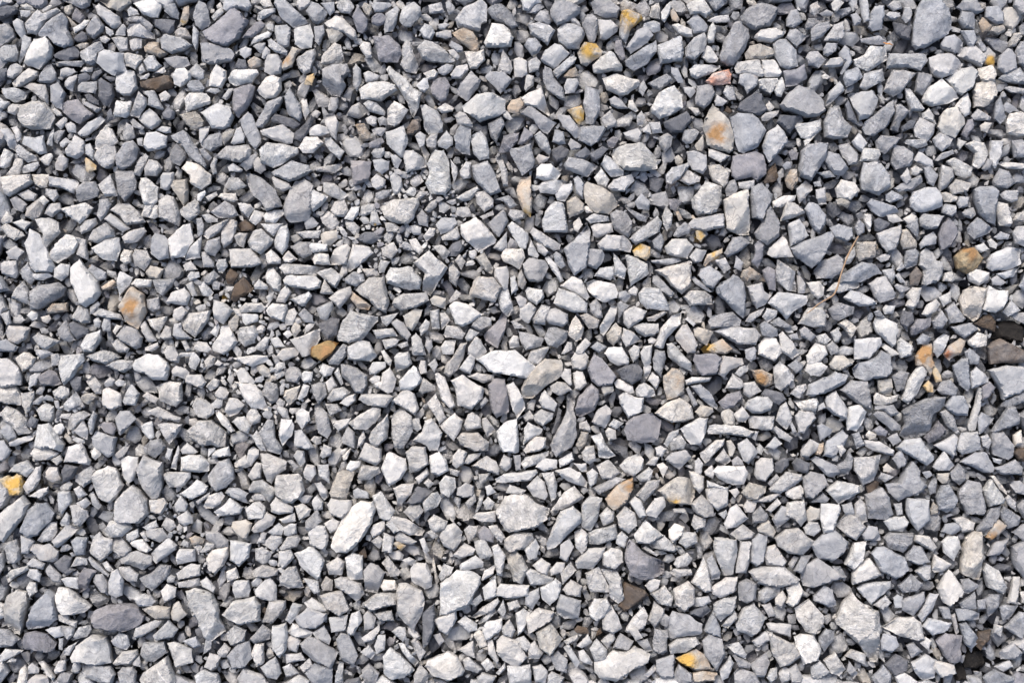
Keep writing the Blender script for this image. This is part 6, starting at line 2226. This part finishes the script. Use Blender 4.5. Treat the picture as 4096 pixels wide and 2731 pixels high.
# ---------------------------------------------------------------- smaller stones filling the gaps, and the layer beneath
M = 760                                    # how far the bed runs on beyond the view
CELL = 5
GX, GY = int((W + 2 * M) / CELL), int((H + 2 * M) / CELL)
occ = np.zeros((GY, GX), bool)
for _, p in STONES:
    lo = np.floor((p.min(0) + M) / CELL).astype(int); hi = np.ceil((p.max(0) + M) / CELL).astype(int) + 1
    lo = np.maximum(lo, 0); hi = np.minimum(hi, [GX, GY])
    gx, gy = np.meshgrid((np.arange(lo[0], hi[0]) + .5) * CELL - M, (np.arange(lo[1], hi[1]) + .5) * CELL - M)
    occ[lo[1]:hi[1], lo[0]:hi[0]] |= inside(p, gx, gy)
GRIT = [(1530, 940, 190), (1400, 900, 110), (1605, 870, 120), (1776, 826, 90), (1585, 745, 80), (1860, 990, 80), (1104, 1314, 120), (1000, 1190, 80),
        (1338, 899, 90), (220, 1652, 110), (1055, 1481, 170), (930, 1440, 110), (1130, 1520, 120), (690, 2093, 90), (720, 2060, 70), (860, 1230, 80),
        (780, 1190, 70), (2000, 1190, 50), (1640, 2600, 60), (1930, 2530, 70), (250, 2240, 60), (1110, 2240, 60), (850, 2200, 80)]
def in_grit(x, y):                         # the chance that a spot lies in a patch of fine chips; patches fade out
    best = 0.0
    for a, b, r in GRIT:
        d2 = ((x - a) ** 2 + (y - b) ** 2) / (r * r)
        if d2 < 3: best = max(best, math.exp(-.55 * d2 * d2))
    return fr.random() < best
fr = random.Random(77)
def disc_offsets(r):
    k = int(math.ceil(r / CELL)); yy, xx = np.mgrid[-k:k + 1, -k:k + 1]
    m = xx ** 2 + yy ** 2 <= (r / CELL) ** 2
    return yy[m], xx[m]
codes_fill = "gggggggggbbbbdhppt"
def throw(r, tries, tol, z0, zj, frac=1.0, outside_only=False, grit_scale=0.0):
    n = 0
    dy, dx = disc_offsets(r)
    free = np.argwhere(~occ)
    if not len(free): return 0
    picks = [free[fr.randrange(len(free))] for _ in range(tries)]
    for cy, cx in picks:
        if occ[cy, cx]: continue
        x, y = (cx + .5) * CELL - M, (cy + .5) * CELL - M
        vis = -20 < x < W + 20 and -20 < y < H + 20
        if outside_only and vis: continue
        if r > 13 and fr.random() < .8 and in_grit(x, y): continue
        yy, xx = dy + cy, dx + cx
        ok = (yy >= 0) & (yy < GY) & (xx >= 0) & (xx < GX)
        if ok.mean() < .6: continue
        yy, xx = yy[ok], xx[ok]
        if occ[yy, xx].mean() > tol: continue
        if fr.random() > frac and not in_grit(x, y): 
            continue
        occ[yy, xx] = True
        rr = r * (fr.uniform(1.0, 1.22) if r > 17 else fr.uniform(.7, 1.5))
        code = fr.choice(codes_fill)
        if vis and fr.random() < .008: code = fr.choice("ottst")
        zz = z0 - 13 + fr.uniform(-zj, zj)
        if in_grit(x, y): zz = -10 + fr.uniform(-8, 6)
        pebble(gravel, x, y, rr, code, fr.randrange(10 ** 6), zz)
        n += 1
    return n
stats = []
for r, tries in ((78, 1500), (60, 3000), (48, 4000)):
    stats.append(throw(r, tries, .10, -4, 5, outside_only=True))
for r, tries, tol, z0, zj, fc in ((40, 5000, .10, -36, 14, .75), (32, 8000, .10, -40, 17, .75), (25, 14000, .10, -38, 18, .75), (19, 20000, .10, -34, 17, .7),
                              (14.5, 9000, .10, -29, 14, .55), (12.5, 14000, .10, -28, 14, .5), (10, 30000, .12, -24, 11, .42), (7.5, 30000, .14, -18, 8, .2), (5.5, 22000, .14, -12, 6, .04)):
    stats.append(throw(r, tries, tol, z0, zj, fc))
print("fill", stats)
# layer beneath, in darker tints that paint shade into the gaps
k = 0
yy = -M
while yy < H + M:
    xx = -M
    while xx < W + M:
        r = fr.uniform(17, 40)
        pebble(gravel, xx + fr.uniform(-22, 22), yy + fr.uniform(-22, 22), r, fr.choice("gbddhdb"), 500000 + k, -104 + fr.uniform(-24, 24), fr.uniform(1, 1.9))
        k += 1
        xx += 54
    yy += 50
g = gravel.build("gravel", ROCK)
g["label"] = "bed of smaller grey broken stones and grit filling the gaps between the larger stones"
g["category"] = "gravel"
g["kind"] = "stuff"

# ---------------------------------------------------------------- twigs
def tube(name, pts, rads, mat, sides=8):
    P = [Vector(((x - W / 2) * S, (H / 2 - y) * S, z * S)) for x, y, z in pts]
    # smooth the path
    Q, Rr = [], []
    for i in range(len(P) - 1):
        p0, p1, p2, p3 = P[max(i - 1, 0)], P[i], P[i + 1], P[min(i + 2, len(P) - 1)]
        for k in range(5):
            t = k / 5
            Q.append(0.5 * ((2 * p1) + (-p0 + p2) * t + (2 * p0 - 5 * p1 + 4 * p2 - p3) * t * t + (-p0 + 3 * p1 - 3 * p2 + p3) * t ** 3))
            Rr.append((rads[i] * (1 - t) + rads[i + 1] * t) * S * (1 + .14 * math.sin(7.3 * (i + t))))
    Q.append(P[-1]); Rr.append(rads[-1] * S)
    org = P[0].copy()
    vs, fs = [], []
    for i, q in enumerate(Q):
        d = (Q[min(i + 1, len(Q) - 1)] - Q[max(i - 1, 0)]).normalized()
        u = d.cross(Vector((0, 0, 1))).normalized(); w = u.cross(d)
        for k in range(sides):
            a = 2 * math.pi * k / sides
            vs.append(tuple(q + (u * math.cos(a) + w * math.sin(a)) * Rr[i] - org))
    for i in range(len(Q) - 1):
        for k in range(sides):
            fs.append((i * sides + k, i * sides + (k + 1) % sides, (i + 1) * sides + (k + 1) % sides, (i + 1) * sides + k))
    fs.append(tuple(range(sides))); fs.append(tuple(range((len(Q) - 1) * sides, len(Q) * sides))[::-1])
    me = bpy.data.meshes.new(name); me.from_pydata(vs, [], fs); me.materials.append(mat); me.shade_smooth()
    me.set_sharp_from_angle(angle=math.radians(60))
    o = bpy.data.objects.new(name, me); o.location = org
    scene.collection.objects.link(o)
    return o
WOOD = wood_material("dry_twig_bark", (.20, .12, .07, 1), (.42, .30, .20, 1))
t = tube("twig", [(3424, 948, 40), (3402, 984, 46), (3378, 1030, 50), (3362, 1072, 52), (3352, 1103, 50), (3340, 1148, 48), (3328, 1176, 46), (3312, 1190, 46),
                  (3286, 1204, 46), (3258, 1222, 46), (3240, 1238, 48), (3216, 1256, 48)],
         [2.0, 3.4, 3.6, 2.9, 3.4, 4.0, 3.3, 3.1, 2.8, 2.6, 2.3, 1.3], WOOD)
t["label"] = "thin dry brown twig lying bent across the stones above the cream wedge stone"
t["category"] = "twig"
NEED = wood_material("orange_needle", (.32, .10, .03, 1), (.62, .30, .10, 1))
t = tube("pine_needle", [(3524, 178, 36), (3536, 184, 40), (3548, 185, 42), (3560, 190, 38)], [1.4, 3.2, 3.0, 1.4], NEED)
t["label"] = "tiny orange-brown splinter beside the small grey stone near the top right"
t["category"] = "splinter"
